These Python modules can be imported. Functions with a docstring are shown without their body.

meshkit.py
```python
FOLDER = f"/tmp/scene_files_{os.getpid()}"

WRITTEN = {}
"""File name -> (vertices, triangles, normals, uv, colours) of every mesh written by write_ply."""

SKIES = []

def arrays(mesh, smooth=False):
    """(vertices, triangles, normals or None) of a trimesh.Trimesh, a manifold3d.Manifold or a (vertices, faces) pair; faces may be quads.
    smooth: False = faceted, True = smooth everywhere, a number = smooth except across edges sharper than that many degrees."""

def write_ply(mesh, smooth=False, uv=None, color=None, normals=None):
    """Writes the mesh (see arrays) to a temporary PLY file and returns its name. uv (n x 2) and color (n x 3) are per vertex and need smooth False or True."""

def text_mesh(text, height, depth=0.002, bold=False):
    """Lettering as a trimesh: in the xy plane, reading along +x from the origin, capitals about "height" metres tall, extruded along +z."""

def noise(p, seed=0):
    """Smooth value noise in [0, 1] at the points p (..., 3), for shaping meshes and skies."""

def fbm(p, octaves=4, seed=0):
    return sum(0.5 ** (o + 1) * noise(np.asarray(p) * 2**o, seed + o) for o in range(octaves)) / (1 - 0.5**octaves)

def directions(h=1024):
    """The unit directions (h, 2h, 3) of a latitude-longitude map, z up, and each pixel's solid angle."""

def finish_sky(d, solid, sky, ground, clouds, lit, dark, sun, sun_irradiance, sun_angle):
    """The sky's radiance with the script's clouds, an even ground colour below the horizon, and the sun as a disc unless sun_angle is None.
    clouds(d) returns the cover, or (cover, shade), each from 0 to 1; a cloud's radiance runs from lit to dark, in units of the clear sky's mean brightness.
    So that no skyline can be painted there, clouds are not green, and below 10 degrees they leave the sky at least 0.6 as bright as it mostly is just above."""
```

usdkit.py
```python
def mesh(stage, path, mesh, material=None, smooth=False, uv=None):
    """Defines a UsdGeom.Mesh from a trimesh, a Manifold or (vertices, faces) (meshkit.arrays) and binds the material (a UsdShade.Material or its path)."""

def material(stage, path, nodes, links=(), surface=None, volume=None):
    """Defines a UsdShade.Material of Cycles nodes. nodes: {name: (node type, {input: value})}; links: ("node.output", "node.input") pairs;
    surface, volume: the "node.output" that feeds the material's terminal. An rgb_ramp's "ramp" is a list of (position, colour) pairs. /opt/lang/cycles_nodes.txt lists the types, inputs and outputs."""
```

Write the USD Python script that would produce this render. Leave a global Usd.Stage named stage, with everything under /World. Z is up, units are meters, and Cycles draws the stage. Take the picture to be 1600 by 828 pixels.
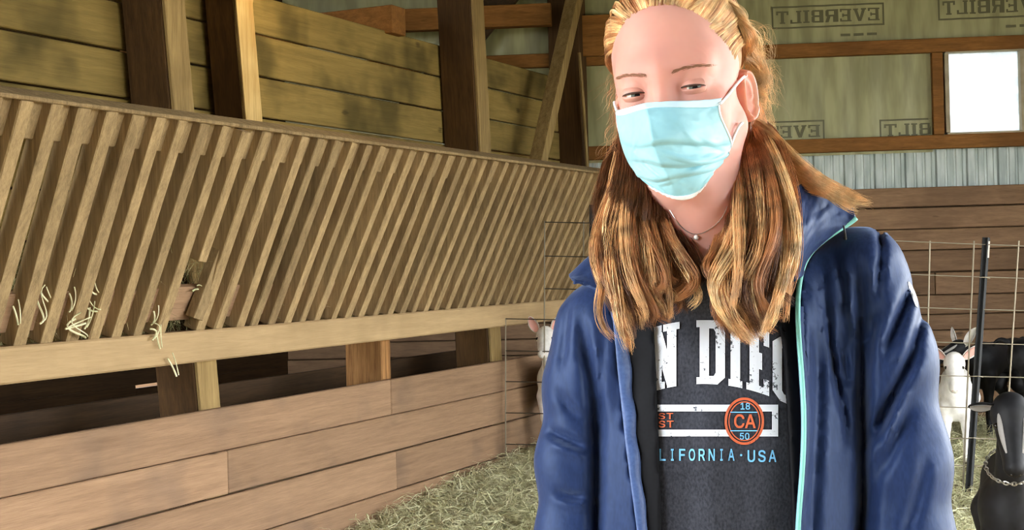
import math, random
import numpy as np, trimesh, usdkit, meshkit
from pxr import Usd, UsdGeom, UsdLux, UsdShade, Gf, Sdf, Vt
from scipy.interpolate import CubicSpline, RectBivariateSpline
from shapely.geometry import Polygon, box as sbox, Point
from shapely.ops import unary_union
from shapely import affinity
rng = np.random.default_rng(7)
stage = Usd.Stage.CreateInMemory()
UsdGeom.SetStageUpAxis(stage, 'Z'); UsdGeom.SetStageMetersPerUnit(stage, 1.0)
UsdGeom.Xform.Define(stage, '/World'); UsdGeom.Scope.Define(stage, '/World/Looks')

# ------------------------------------------------------------------ camera, sky, exposure
FPX, CAMH, ROLL = 2200.0, 1.45, 0.026
EXPOSURE = 0.0
SKY = 5.1
cr, sr = math.cos(ROLL), math.sin(ROLL)
cam = UsdGeom.Camera.Define(stage, '/World/camera')
cam.CreateHorizontalApertureAttr(36.0); cam.CreateVerticalApertureAttr(36.0*828/1600)
cam.CreateFocalLengthAttr(36.0*FPX/1600); cam.CreateClippingRangeAttr(Gf.Vec2f(0.05, 500))
cam.CreateExposureAttr(EXPOSURE)
cam.AddTransformOp().Set(Gf.Matrix4d(cr, 0, -sr, 0,  sr, 0, cr, 0,  0, -1, 0, 0,  0, 0, CAMH, 1))
dome = UsdLux.DomeLight.Define(stage, '/World/sky')
dome.CreateColorAttr(Gf.Vec3f(0.93, 0.97, 1.0)); dome.CreateIntensityAttr(SKY)

def ray(px, py):
    a, b = (np.asarray(px, float)-800)/FPX, (414-np.asarray(py, float))/FPX
    return np.stack([a*cr+b*sr, np.ones_like(a+b), -a*sr+b*cr], -1)
def at(px, py, Y):                       # a point seen at (px, py) that stands Y metres in front of the lens
    return ray(px, py)*np.asarray(Y, float)[..., None] + [0, 0, CAMH]
def pix(p):                              # world -> picture
    p = np.asarray(p, float); X, Y, Z = p[..., 0]/p[..., 1], p[..., 1], (p[..., 2]-CAMH)/p[..., 1]
    return np.stack([800+FPX*(X*cr-Z*sr), 414-FPX*(X*sr+Z*cr)], -1)

# ------------------------------------------------------------------ prims
names = {}
def numbered(path):
    n = names.get(path, 0); names[path] = n+1
    return path if n == 0 else f'{path}_{n:03d}'
def pth(parent): return '/World' if parent is None else (parent if isinstance(parent, str) else str(parent.GetPath()))
def tag(o, label=None, cat=None, group=None, kind=None):
    p = o.GetPrim() if hasattr(o, 'GetPrim') else o
    for k, v in (('label', label), ('category', cat), ('group', group), ('kind', kind)):
        if v: p.SetCustomDataByKey(k, v)
    return p
def thing(name, label=None, cat=None, loc=None, group=None, kind=None):
    x = UsdGeom.Xform.Define(stage, numbered('/World/'+name))
    if loc is not None: x.AddTranslateOp().Set(Gf.Vec3d(*map(float, loc)))
    return tag(x, label, cat, group, kind)
def obj(name, mesh, mat, parent=None, smooth=False, label=None, cat=None, group=None, kind=None, prim_vars=None):
    path = numbered(pth(parent)+'/'+name)
    if parent is not None:
        off = OFF.get(pth(parent))
        if off is not None:
            mesh = trimesh.Trimesh(np.asarray(mesh.vertices)-off, mesh.faces, process=False)
    usdkit.mesh(stage, path, mesh, M[mat] if isinstance(mat, str) else mat, smooth)
    return tag(stage.GetPrimAtPath(path), label, cat, group, kind)
OFF = {}
def sub(parent, name, label=None, kind=None):
    x = UsdGeom.Xform.Define(stage, numbered(pth(parent)+'/'+name))
    return tag(x, label, None, None, kind)
def curves(name, strands, widths, mat, parent, label=None, kind=None):
    path = numbered(pth(parent)+'/'+name)
    c = UsdGeom.BasisCurves.Define(stage, path)
    pts = np.concatenate(strands).astype(np.float32)
    c.CreateTypeAttr('linear'); c.CreatePointsAttr(Vt.Vec3fArray.FromNumpy(pts))
    c.CreateCurveVertexCountsAttr(Vt.IntArray.FromNumpy(np.array([len(s) for s in strands], np.int32)))
    c.CreateWidthsAttr(Vt.FloatArray.FromNumpy(np.concatenate(widths).astype(np.float32))); c.SetWidthsInterpolation('vertex')
    UsdShade.MaterialBindingAPI.Apply(c.GetPrim()).Bind(M[mat])
    return tag(c, label, None, None, kind)

# ------------------------------------------------------------------ mesh helpers
def cat_(ms): return trimesh.util.concatenate(ms)
def obox(o, ax, ay, az, lo, hi, bev=0.004, jitter=0.0):
    """box between lo and hi in the frame (ax, ay, az) at o, its long edges chamfered"""
    lo, hi = np.array(lo, float), np.array(hi, float); b = min(bev, 0.3*np.min(hi-lo))
    m = (lo+hi)/2; h = (hi-lo)/2; v = []
    for sx in (-1, 1):
        for sy in (-1, 1):
            for sz in (-1, 1):
                c = np.array([sx, sy, sz])*h
                for k in range(3):
                    q = c.copy()
                    for j in range(3):
                        if j != k: q[j] -= np.sign(c[j])*b*(1.0)
                    v.append(m+q)
    v = np.array(v)
    if jitter: v += rng.normal(0, jitter, v.shape)
    hull = trimesh.convex.convex_hull(v)
    w = np.asarray(hull.vertices) @ np.array([ax, ay, az]) + o
    f = hull.faces
    if np.linalg.det(np.array([ax, ay, az])) < 0: f = f[:, ::-1]
    return trimesh.Trimesh(w, f, process=False)
def bar(p, q, w, d, side, bev=0.003):
    """timber from p to q, w along 'side', d across"""
    p, q, side = map(lambda x: np.array(x, float), (p, q, side)); L = np.linalg.norm(q-p); ax = (q-p)/L
    ay = side-ax*(side@ax); ay /= np.linalg.norm(ay); az = np.cross(ax, ay)
    return obox(p, ax, ay, az, (0, -w/2, -d/2), (L, w/2, d/2), bev)
def tube(path, r, n=8, cap=True):
    p = np.asarray(path, float); r = np.broadcast_to(r, len(p)); t = np.gradient(p, axis=0); t /= np.linalg.norm(t, axis=1, keepdims=True)+1e-12
    a = np.zeros_like(p); ref = np.array([0, 0, 1.]) if abs(t[0, 2]) < 0.9 else np.array([1., 0, 0])
    for i in range(len(p)):
        u = ref - t[i]*(ref@t[i]); u /= np.linalg.norm(u)+1e-12; a[i] = u; ref = u
    b = np.cross(t, a); th = np.arange(n)*2*np.pi/n
    v = (p[:, None]+r[:, None, None]*(np.cos(th)[None, :, None]*a[:, None]+np.sin(th)[None, :, None]*b[:, None])).reshape(-1, 3)
    i, j = np.meshgrid(np.arange(len(p)-1), np.arange(n), indexing='ij')
    q = np.stack([i*n+j, i*n+(j+1) % n, (i+1)*n+(j+1) % n, (i+1)*n+j], -1).reshape(-1, 4)
    f = np.vstack([q[:, [0, 1, 2]], q[:, [0, 2, 3]]])
    if cap:
        k = len(v); v = np.vstack([v, p[0], p[-1]])
        e = np.arange(n); f = np.vstack([f, np.stack([np.full(n, k), (e+1) % n, e], 1), np.stack([np.full(n, k+1), (len(p)-1)*n+e, (len(p)-1)*n+(e+1) % n], 1)])
    return trimesh.Trimesh(v, f, process=False)
def spline(pts, n=24):
    p = np.asarray(pts, float)
    s = np.r_[0, np.cumsum(np.linalg.norm(np.diff(p, axis=0), axis=1)**0.6+1e-9)]
    return CubicSpline(s/s[-1], p)(np.linspace(0, 1, n)) if len(p) > 2 else p[0]+(p[-1]-p[0])*np.linspace(0, 1, n)[:, None]
def grid_mesh(P, thick=0.0):
    """a sheet from a grid of points (rows, columns, 3); with a thickness it is closed"""
    n, m = P.shape[:2]; i, j = np.meshgrid(np.arange(n-1), np.arange(m-1), indexing='ij')
    q = np.stack([i*m+j, i*m+j+1, (i+1)*m+j+1, (i+1)*m+j], -1).reshape(-1, 4)
    f = np.vstack([q[:, [0, 1, 2]], q[:, [0, 2, 3]]]); v = P.reshape(-1, 3)
    if thick:
        du, dv = np.gradient(P, axis=1), np.gradient(P, axis=0); N = np.cross(du, dv); N /= np.linalg.norm(N, axis=-1, keepdims=True)+1e-12
        v2 = (P-N*thick).reshape(-1, 3); k = n*m
        e = np.concatenate([np.arange(m), np.arange(1, n)*m+m-1, (n-1)*m+np.arange(m-2, -1, -1), np.arange(n-2, 0, -1)*m]); e2 = np.roll(e, -1)
        f = np.vstack([f, f[:, ::-1]+k, np.stack([e, e+k, e2], 1), np.stack([e2, e+k, e2+k], 1)]); v = np.vstack([v, v2])
    return trimesh.Trimesh(v, f, process=False)
def net(ctrl, nr, nc):
    """smooth sheet through a small net of points (rows, columns, k)"""
    C = np.asarray(ctrl, float); r, c = np.linspace(0, 1, C.shape[0]), np.linspace(0, 1, C.shape[1])
    kx, ky = min(3, C.shape[0]-1), min(3, C.shape[1]-1)
    return np.stack([RectBivariateSpline(r, c, C[..., k], kx=kx, ky=ky)(np.linspace(0, 1, nr), np.linspace(0, 1, nc)) for k in range(C.shape[2])], -1)
def seg_dist(P, line):
    """distance of picture points P (n,2) to a polyline"""
    L = np.asarray(line, float); best = np.full(len(P), 1e9)
    for a, b in zip(L[:-1], L[1:]):
        ab = b-a; t = np.clip(((P-a)@ab)/(ab@ab), 0, 1); best = np.minimum(best, np.linalg.norm(P-a-t[:, None]*ab, axis=1))
    return best
# signed distances
def smin(a, b, k): h = np.maximum(k-np.abs(a-b), 0)/k; return np.minimum(a, b)-h*h*k*0.25
def smax(a, b, k): return -smin(-a, -b, k)
def d_ell(p, c, r):
    q = p-np.asarray(c, float); r = np.asarray(r, float); k0 = np.linalg.norm(q/r, axis=-1); k1 = np.linalg.norm(q/(r*r), axis=-1)
    return k0*(k0-1)/np.maximum(k1, 1e-9)
def d_cap(p, a, b, ra, rb=None):
    rb = ra if rb is None else rb; a, b = np.asarray(a, float), np.asarray(b, float); ab = b-a
    t = np.clip(((p-a)@ab)/(ab@ab), 0, 1); return np.linalg.norm(p-a-t[..., None]*ab, axis=-1)-(ra+(rb-ra)*t)
def d_chain(p, pts, rs, k=0.02):
    d = None
    for i in range(len(pts)-1):
        e = d_cap(p, pts[i], pts[i+1], rs[i], rs[i+1]); d = e if d is None else smin(d, e, k)
    return d
def surface_net(f, lo, hi, h, smooth=4):
    lo, hi = np.array(lo, float), np.array(hi, float); n = np.ceil((hi-lo)/h).astype(int)+1
    ax = [lo[k]+h*np.arange(n[k]) for k in range(3)]
    # coarse pass, then the fine values only near the surface
    V = np.empty(n, np.float32); C = 4
    for i0 in range(0, n[0], 24):
        xs = ax[0][i0:i0+24]
        g = np.stack(np.meshgrid(xs[::1], ax[1], ax[2], indexing='ij'), -1).reshape(-1, 3)
        V[i0:i0+24] = f(g).reshape(len(xs), n[1], n[2])
    S = V < 0
    cs = [(a, b, c) for a in (0, 1) for b in (0, 1) for c in (0, 1)]
    sl = lambda A, c: A[c[0]:n[0]-1+c[0], c[1]:n[1]-1+c[1], c[2]:n[2]-1+c[2]]
    cnt = sum(sl(S, c).astype(np.int8) for c in cs); act = (cnt > 0) & (cnt < 8); I = np.argwhere(act)
    idx = np.full(act.shape, -1, np.int64); idx[act] = np.arange(len(I))
    pos, num = np.zeros((len(I), 3)), np.zeros(len(I))
    val = {c: V[I[:, 0]+c[0], I[:, 1]+c[1], I[:, 2]+c[2]].astype(float) for c in cs}
    for c in cs:
        for k in range(3):
            if c[k] == 0:
                e = list(c); e[k] = 1; a, b = val[c], val[tuple(e)]; m = (a < 0) != (b < 0); t = a[m]/(a[m]-b[m])
                q = np.tile(np.array(c, float), (m.sum(), 1)); q[:, k] += t; pos[m] += q; num[m] += 1
    v = lo+h*(I+pos/num[:, None]); F = []
    for k in range(3):
        j, l = (k+1) % 3, (k+2) % 3
        a = [slice(None)]*3; b = [slice(None)]*3; a[k] = slice(0, -1); b[k] = slice(1, None)
        X = S[tuple(a)] != S[tuple(b)]; E = np.argwhere(X); E = E[(E[:, j] > 0) & (E[:, l] > 0) & (E[:, j] < n[j]-1) & (E[:, l] < n[l]-1)]
        neg = S[E[:, 0], E[:, 1], E[:, 2]]
        def cell(dj, dl): e = E.copy(); e[:, j] += dj; e[:, l] += dl; return idx[e[:, 0], e[:, 1], e[:, 2]]
        q = np.stack([cell(-1, -1), cell(0, -1), cell(0, 0), cell(-1, 0)], 1); q[~neg] = q[~neg][:, ::-1]; F.append(q)
    q = np.vstack(F); q = q[(q >= 0).all(1)]
    m = trimesh.Trimesh(v, np.vstack([q[:, [0, 1, 2]], q[:, [0, 2, 3]]]), process=False)
    if smooth:
        v0 = np.array(m.vertices); trimesh.smoothing.filter_taubin(m, 0.5, 0.53, smooth); v1 = np.array(m.vertices)
        bad = ~(np.linalg.norm(v1-v0, axis=1) < 1.2*h); v1[bad] = v0[bad]; m = trimesh.Trimesh(v1, m.faces, process=False)
    return m
def march(px, py, f, y0=1.2, y1=2.2, steps=60):
    """where the lines of sight through (px, py) first meet f = 0, as Y"""
    R = ray(np.asarray(px, float), np.asarray(py, float)); Y = np.full(R.shape[:-1], y0)
    for _ in range(steps):
        Y = Y+np.clip(0.8*f((R*Y[..., None]+[0, 0, CAMH]).reshape(-1, 3)).reshape(Y.shape), -0.03, 0.05)
    return np.minimum(Y, y1)
# ------------------------------------------------------------------ materials
M = {}
def mat(name, nodes, links, surface='p.BSDF', volume=None):
    M[name] = usdkit.material(stage, '/World/Looks/'+name, nodes, links, surface=surface, volume=volume); return M[name]
def plain(name, col, rough=0.6, **kw): return mat(name, {'p': ('principled_bsdf', dict(base_color=col, roughness=rough, **kw))}, [])
def lin(*c):                              # sRGB 0..255 -> linear
    x = np.array(c, float)/255; return tuple(np.where(x < .04045, x/12.92, ((x+.055)/1.055)**2.4))
def wood(name, dark, light, rot=0.0, axis=0, rough=0.75, blotch=None, blotch_amt=0.5, contrast=1.0, vary=0.35, knots=0.0):
    sc = [0.05, 0.05, 0.05]; sc[axis] = 0.9
    n = {'g': ('geometry', {}), 'oi': ('object_info', {}),
         'm': ('mapping', dict(mapping_type='texture', rotation=(0, 0, rot), scale=tuple(sc))),
         'off': ('mix', dict(mix_type='add', fac=1.0)),
         'n1': ('noise_texture', dict(scale=1.6, detail=6, roughness=0.62, distortion=0.35)),
         'n2': ('noise_texture', dict(scale=9.0, detail=4, roughness=0.6)),
         'n3': ('noise_texture', dict(scale=1.7, detail=3, roughness=0.55)),
         'mx': ('mix', dict(mix_type='mix', fac=0.35)),
         'r': ('rgb_ramp', dict(ramp=[(0.5-0.22/contrast, dark), (0.5+0.2/contrast, light)])),
         'br': ('rgb_ramp', dict(ramp=[(0.5, (0, 0, 0)), (0.66, (blotch_amt,)*3)])),
         'bm': ('mix', dict(mix_type='mix', color2=blotch or dark)),
         'v': ('map_range', dict(from_min=0, from_max=1, to_min=1-vary, to_max=1+vary*0.6)),
         'h': ('hsv', dict(hue=0.5, saturation=1.0, fac=1.0)),
         'b': ('bump', dict(strength=0.5, distance=0.004)),
         'p': ('principled_bsdf', dict(roughness=rough, specular_ior_level=0.25))}
    L = [('g.position', 'off.color1'), ('oi.random', 'off.color2'), ('off.color', 'm.vector'), ('m.vector', 'n1.vector'), ('m.vector', 'n2.vector'), ('off.color', 'n3.vector'),
         ('n1.fac', 'mx.color1'), ('n2.fac', 'mx.color2'), ('mx.color', 'r.fac'), ('n3.fac', 'br.fac'), ('br.color', 'bm.fac'), ('r.color', 'bm.color1'),
         ('oi.random', 'v.value'), ('v.result', 'h.value'), ('bm.color', 'h.color'), ('h.color', 'p.base_color'), ('n2.fac', 'b.height'), ('b.normal', 'p.normal')]
    if knots:
        n |= {'mk': ('mapping', dict(mapping_type='texture', rotation=(0, 0, rot), scale=tuple(np.where(np.arange(3) == axis, .6, .3)))), 'kv': ('voronoi_texture', dict(scale=1.0, randomness=1.0)), 'kn': ('noise_texture', dict(scale=5.0, detail=2)),
              'ka': ('math', dict(math_type='multiply_add', value2=.10)), 'kr': ('rgb_ramp', dict(ramp=[(0.085, (knots,)*3), (0.125, (0, 0, 0))])), 'km': ('mix', dict(mix_type='mix', color2=tuple(np.array(dark)*.35)))}
        L.remove(('bm.color', 'h.color'))
        L += [('off.color', 'mk.vector'), ('mk.vector', 'kv.vector'), ('m.vector', 'kn.vector'), ('kn.fac', 'ka.value1'), ('kv.distance', 'ka.value3'), ('ka.value', 'kr.fac'), ('kr.color', 'km.fac'), ('bm.color', 'km.color1'), ('km.color', 'h.color')]
    return mat(name, n, L)
ALPHA = math.atan(1036.4/FPX); ROTD = math.pi/2-ALPHA
wood('plank_wood', lin(118, 90, 66), lin(176, 142, 110), ROTD, 0, vary=0.22, contrast=0.75, knots=.8, blotch=lin(112, 92, 76), blotch_amt=0.55)
wood('upper_wood', lin(96, 80, 38), lin(168, 142, 80), ROTD, 0, vary=0.12, contrast=0.6, knots=.7, blotch=lin(58, 52, 18), blotch_amt=0.75)
wood('slat_wood', lin(112, 92, 62), lin(188, 160, 116), 0, 2, vary=0.22, blotch=lin(112, 88, 60), blotch_amt=0.3)
wood('beam_wood', lin(148, 122, 86), lin(196, 167, 124), ROTD, 0, vary=0.05, contrast=0.6)
wood('post_wood', lin(52, 33, 14), lin(104, 74, 38), 0, 2, vary=0.2)
wood('block_wood', lin(92, 58, 24), lin(190, 140, 86), 0, 2, vary=0.1)
wood('lit_wood', lin(170, 130, 70), lin(235, 205, 140), 0, 2, vary=0.05)  # strip on the second post: light on its face put into the tone
wood('far_wood', lin(98, 74, 54), lin(152, 120, 90), 0, 0, vary=0.3, contrast=.8, knots=.8)
wood('girt_wood', lin(100, 64, 26), lin(158, 108, 52), 0, 0, vary=0.1)
wood('dark_wood', lin(40, 28, 16), lin(80, 58, 34), ROTD, 0, vary=0.1)
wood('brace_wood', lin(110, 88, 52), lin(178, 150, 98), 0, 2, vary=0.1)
def noisy(name, a, b, scale, rough=0.7, detail=4, bump=0.0, stretch=None, **kw):
    n = {'g': ('geometry', {}), 'm': ('mapping', dict(mapping_type='texture', scale=stretch or (1, 1, 1))), 'n': ('noise_texture', dict(scale=scale, detail=detail)),
         'r': ('rgb_ramp', dict(ramp=[(0.35, a), (0.65, b)])), 'b': ('bump', dict(strength=bump, distance=0.003)), 'p': ('principled_bsdf', dict(roughness=rough, **kw))}
    L = [('g.position', 'm.vector'), ('m.vector', 'n.vector'), ('n.fac', 'r.fac'), ('r.color', 'p.base_color')]
    if bump: L += [('n.fac', 'b.height'), ('b.normal', 'p.normal')]
    return mat(name, n, L)
noisy('steel', lin(148, 160, 156), lin(188, 198, 194), 6, 0.5, stretch=(.3, 1, 2), metallic=0.2)
noisy('wrap', lin(140, 138, 98), lin(170, 168, 124), 3.0, 0.45, stretch=(.25, 1, 1.5))
plain('wrap_ink', lin(98, 96, 68), 0.6)
noisy('soil', lin(130, 112, 82), lin(176, 156, 118), 5, 0.95, bump=0.6)
noisy('earth', lin(120, 112, 84), lin(160, 150, 118), 2, 0.95)
noisy('straw', lin(170, 168, 122), lin(240, 236, 196), 14, 0.7)
noisy('hay', lin(90, 96, 52), lin(205, 192, 140), 18, 0.8)
noisy('roof_sheet', lin(52, 50, 46), lin(70, 68, 62), 2, 0.7)
plain('wire', lin(150, 140, 120), 0.5, metallic=0.3); plain('wire_dark', lin(70, 62, 50), 0.6, metallic=0.3)
plain('post_paint', lin(42, 44, 46), 0.5, metallic=0.2); plain('post_tip', lin(215, 205, 195), 0.5)
noisy('pane_frost', (0.9, 0.93, 0.93), (0.8, 0.84, 0.85), 9, 0.6)
mat('pane', {'t': ('transparent_bsdf', dict(color=(0.2, 0.21, 0.215))), 'tr': ('translucent_bsdf', dict(color=(0.62, 0.65, 0.66))), 'g': ('geometry', {}), 'n': ('noise_texture', dict(scale=9, detail=5)),
    'r': ('rgb_ramp', dict(ramp=[(0.42, (.32,)*3), (0.6, (.52,)*3)])), 'm': ('mix_closure', {})},
    [('g.position', 'n.vector'), ('n.fac', 'r.fac'), ('r.color', 'm.fac'), ('t.BSDF', 'm.closure1'), ('tr.BSDF', 'm.closure2')], 'm.closure')
noisy('frame_wood', lin(150, 138, 112), lin(178, 164, 138), 8, 0.7)
# ---- person
noisy('skin', lin(200, 143, 130), lin(213, 156, 141), 14, 0.55, subsurface_weight=0.25, subsurface_scale=0.006, subsurface_radius=(1, 0.35, 0.2), specular_ior_level=0.25)
noisy('skin_ear', lin(200, 126, 108), lin(212, 146, 126), 30, 0.45, subsurface_weight=0.25, subsurface_scale=0.006, subsurface_radius=(1, 0.3, 0.2))
noisy('skin_lid', lin(194, 137, 122), lin(206, 149, 133), 40, 0.45)
plain('lash', lin(70, 45, 35), 0.7); plain('brow', lin(138, 96, 72), 0.7)
plain('eye_white', lin(225, 215, 210), 0.2); plain('iris', lin(92, 100, 98), 0.15); plain('pupil', (0.008, 0.008, 0.01), 0.1)
def mask_mat(name, a, b):
    mat(name, {'g': ('geometry', {}), 'n': ('noise_texture', dict(scale=40, detail=3)), 'n2': ('noise_texture', dict(scale=900, detail=2)), 'r': ('rgb_ramp', dict(ramp=[(0.3, a), (0.7, b)])),
        'b': ('bump', dict(strength=0.25, distance=0.0015)), 'b2': ('bump', dict(strength=0.12, distance=0.0006)), 'p': ('principled_bsdf', dict(roughness=0.5, sheen_weight=0.2))},
        [('g.position', 'n.vector'), ('g.position', 'n2.vector'), ('n.fac', 'r.fac'), ('r.color', 'p.base_color'), ('n.fac', 'b.height'), ('n2.fac', 'b2.height'), ('b.normal', 'b2.normal'), ('b2.normal', 'p.normal')])
mask_mat('mask_blue', lin(142, 198, 212), lin(156, 210, 222)); mask_mat('mask_band', lin(198, 226, 240), lin(208, 234, 246)); plain('mask_white', lin(236, 238, 240), 0.7)
def cloth(name, a, b, scale=260, rough=0.55, bump=0.15, sheen=0.15, stretch=(1, 1, 1), spec=0.4, tint=(1, 1, 1)):
    mat(name, {'g': ('geometry', {}), 'm': ('mapping', dict(mapping_type='texture', scale=stretch)), 'n': ('noise_texture', dict(scale=scale, detail=2)), 'n2': ('noise_texture', dict(scale=14, detail=4)), 'mx': ('mix', dict(fac=0.3)),
        'r': ('rgb_ramp', dict(ramp=[(0.35, a), (0.65, b)])), 'b': ('bump', dict(strength=bump, distance=0.001)), 'b2': ('bump', dict(strength=0.3, distance=0.006)),
        'p': ('principled_bsdf', dict(roughness=rough, sheen_weight=sheen, sheen_tint=tint, sheen_roughness=.45, specular_ior_level=spec, specular_tint=tint))},
        [('g.position', 'm.vector'), ('m.vector', 'n.vector'), ('g.position', 'n2.vector'), ('n.fac', 'mx.color1'), ('n2.fac', 'mx.color2'), ('mx.color', 'r.fac'), ('r.color', 'p.base_color'),
         ('n.fac', 'b.height'), ('n2.fac', 'b2.height'), ('b2.normal', 'b.normal'), ('b.normal', 'p.normal')])
cloth('navy', lin(27, 41, 78), lin(34, 50, 92), 300, 0.5, 0.12, 0.45, (1, 1, 3), 0.32, (.5, .66, 1.0))
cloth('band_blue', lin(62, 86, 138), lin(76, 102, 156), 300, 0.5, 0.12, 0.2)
cloth('lining', lin(8, 9, 14), lin(13, 14, 20), 300, 0.7, 0.1, 0.0, (1, 1, 1), 0.15)
cloth('charcoal', lin(38, 40, 48), lin(62, 64, 74), 420, 0.85, 0.3, 0.2, (1, 1, 1.6), 0.2)
cloth('denim', lin(40, 56, 92), lin(60, 80, 120), 300, 0.8)
plain('piping', lin(130, 205, 195), 0.5); plain('zip_pull', lin(30, 32, 36), 0.4, metallic=0.5); plain('shoe', lin(60, 48, 40), 0.7)
def printed(name, col, under, cut=0.42):
    mat(name, {'g': ('geometry', {}), 'n': ('noise_texture', dict(scale=230, detail=4, roughness=0.7)), 'n2': ('noise_texture', dict(scale=40, detail=2)), 'mx': ('mix', dict(mix_type='mix', fac=0.4)),
        'r': ('rgb_ramp', dict(ramp=[(cut-0.03, under), (cut, col)])), 'p': ('principled_bsdf', dict(roughness=0.7))},
        [('g.position', 'n.vector'), ('g.position', 'n2.vector'), ('n.fac', 'mx.color1'), ('n2.fac', 'mx.color2'), ('mx.color', 'r.fac'), ('r.color', 'p.base_color')])
printed('print_white', lin(222, 228, 240), lin(70, 76, 90), 0.42); printed('print_orange', lin(205, 98, 58), lin(110, 70, 60), 0.40); printed('print_blue', lin(112, 186, 236), lin(70, 100, 130), 0.39)
plain('silver', lin(210, 205, 200), 0.25, metallic=0.9); plain('pearl', lin(235, 230, 225), 0.2)
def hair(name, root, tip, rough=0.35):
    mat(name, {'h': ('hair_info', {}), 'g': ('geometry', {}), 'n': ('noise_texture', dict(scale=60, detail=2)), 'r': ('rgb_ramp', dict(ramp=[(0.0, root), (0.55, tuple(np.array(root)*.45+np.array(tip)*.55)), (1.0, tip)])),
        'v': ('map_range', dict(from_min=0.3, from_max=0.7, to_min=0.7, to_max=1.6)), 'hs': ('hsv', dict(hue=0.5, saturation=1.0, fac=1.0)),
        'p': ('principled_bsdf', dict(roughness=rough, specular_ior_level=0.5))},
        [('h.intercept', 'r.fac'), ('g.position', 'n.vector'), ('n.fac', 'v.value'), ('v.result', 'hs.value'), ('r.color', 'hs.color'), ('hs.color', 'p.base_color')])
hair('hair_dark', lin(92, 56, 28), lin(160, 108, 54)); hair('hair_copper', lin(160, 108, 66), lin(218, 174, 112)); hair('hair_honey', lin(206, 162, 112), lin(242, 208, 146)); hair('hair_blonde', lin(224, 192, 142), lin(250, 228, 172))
plain('hair_base', lin(92, 54, 28), 0.7); plain('scalp_base', lin(168, 128, 84), 0.7)
# ---- goats
noisy('goat_white', lin(226, 222, 214), lin(244, 240, 234), 30, 0.8, bump=0.3); noisy('goat_black', lin(9, 9, 11), lin(22, 22, 26), 30, 0.6, bump=0.3, specular_ior_level=0.35)
plain('goat_pink', lin(228, 172, 160), 0.6); plain('goat_grey', lin(150, 146, 142), 0.7); plain('goat_eye', lin(20, 16, 12), 0.2); plain('hoof', lin(70, 62, 52), 0.6); plain('horn', lin(205, 198, 186), 0.5); plain('chain', lin(190, 186, 176), 0.3, metallic=0.9)
mat('bulb', {'e': ('emission', dict(color=(1.0, 0.72, 0.36), strength=260.0))}, [], 'e.emission')
# ------------------------------------------------------------------ the left partition's frame: s along it, t out into the pen, z up
dW = np.array([math.sin(ALPHA), math.cos(ALPHA), 0]); nW = np.array([math.cos(ALPHA), -math.sin(ALPHA), 0]); kz = np.array([0, 0, 1.])
_r = ray(790, 725); OW = np.array([_r[0]*9.33, 9.33, 0.0])
def wp(s, t, z): return OW+dW*s+nW*t+kz*z
def wxy(px, py, t):                       # (s, z) where a line of sight meets the plane t
    R = ray(px, py); c = np.array([0, 0, CAMH]); lam = ((OW+nW*t-c)@nW)/(R@nW); p = c+R*lam[..., None] if np.ndim(lam) else c+R*lam
    return (p-OW)@dW, p[..., 2]
def wbox(lo, hi, bev=0.004, j=0.0): return obox(OW, dW, nW, kz, lo, hi, bev, j)
_e = math.radians(5.0); eF = np.array([math.cos(_e), -math.sin(_e), 0]); mF = np.array([-math.sin(_e), -math.cos(_e), 0])   # far wall: along it, out of it towards the pen
OF = np.array([0.694, 11.0, 0.0])         # the corner where the two walls meet
def fp(s, t, z): return OF+eF*s+mF*t+kz*z
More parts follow.
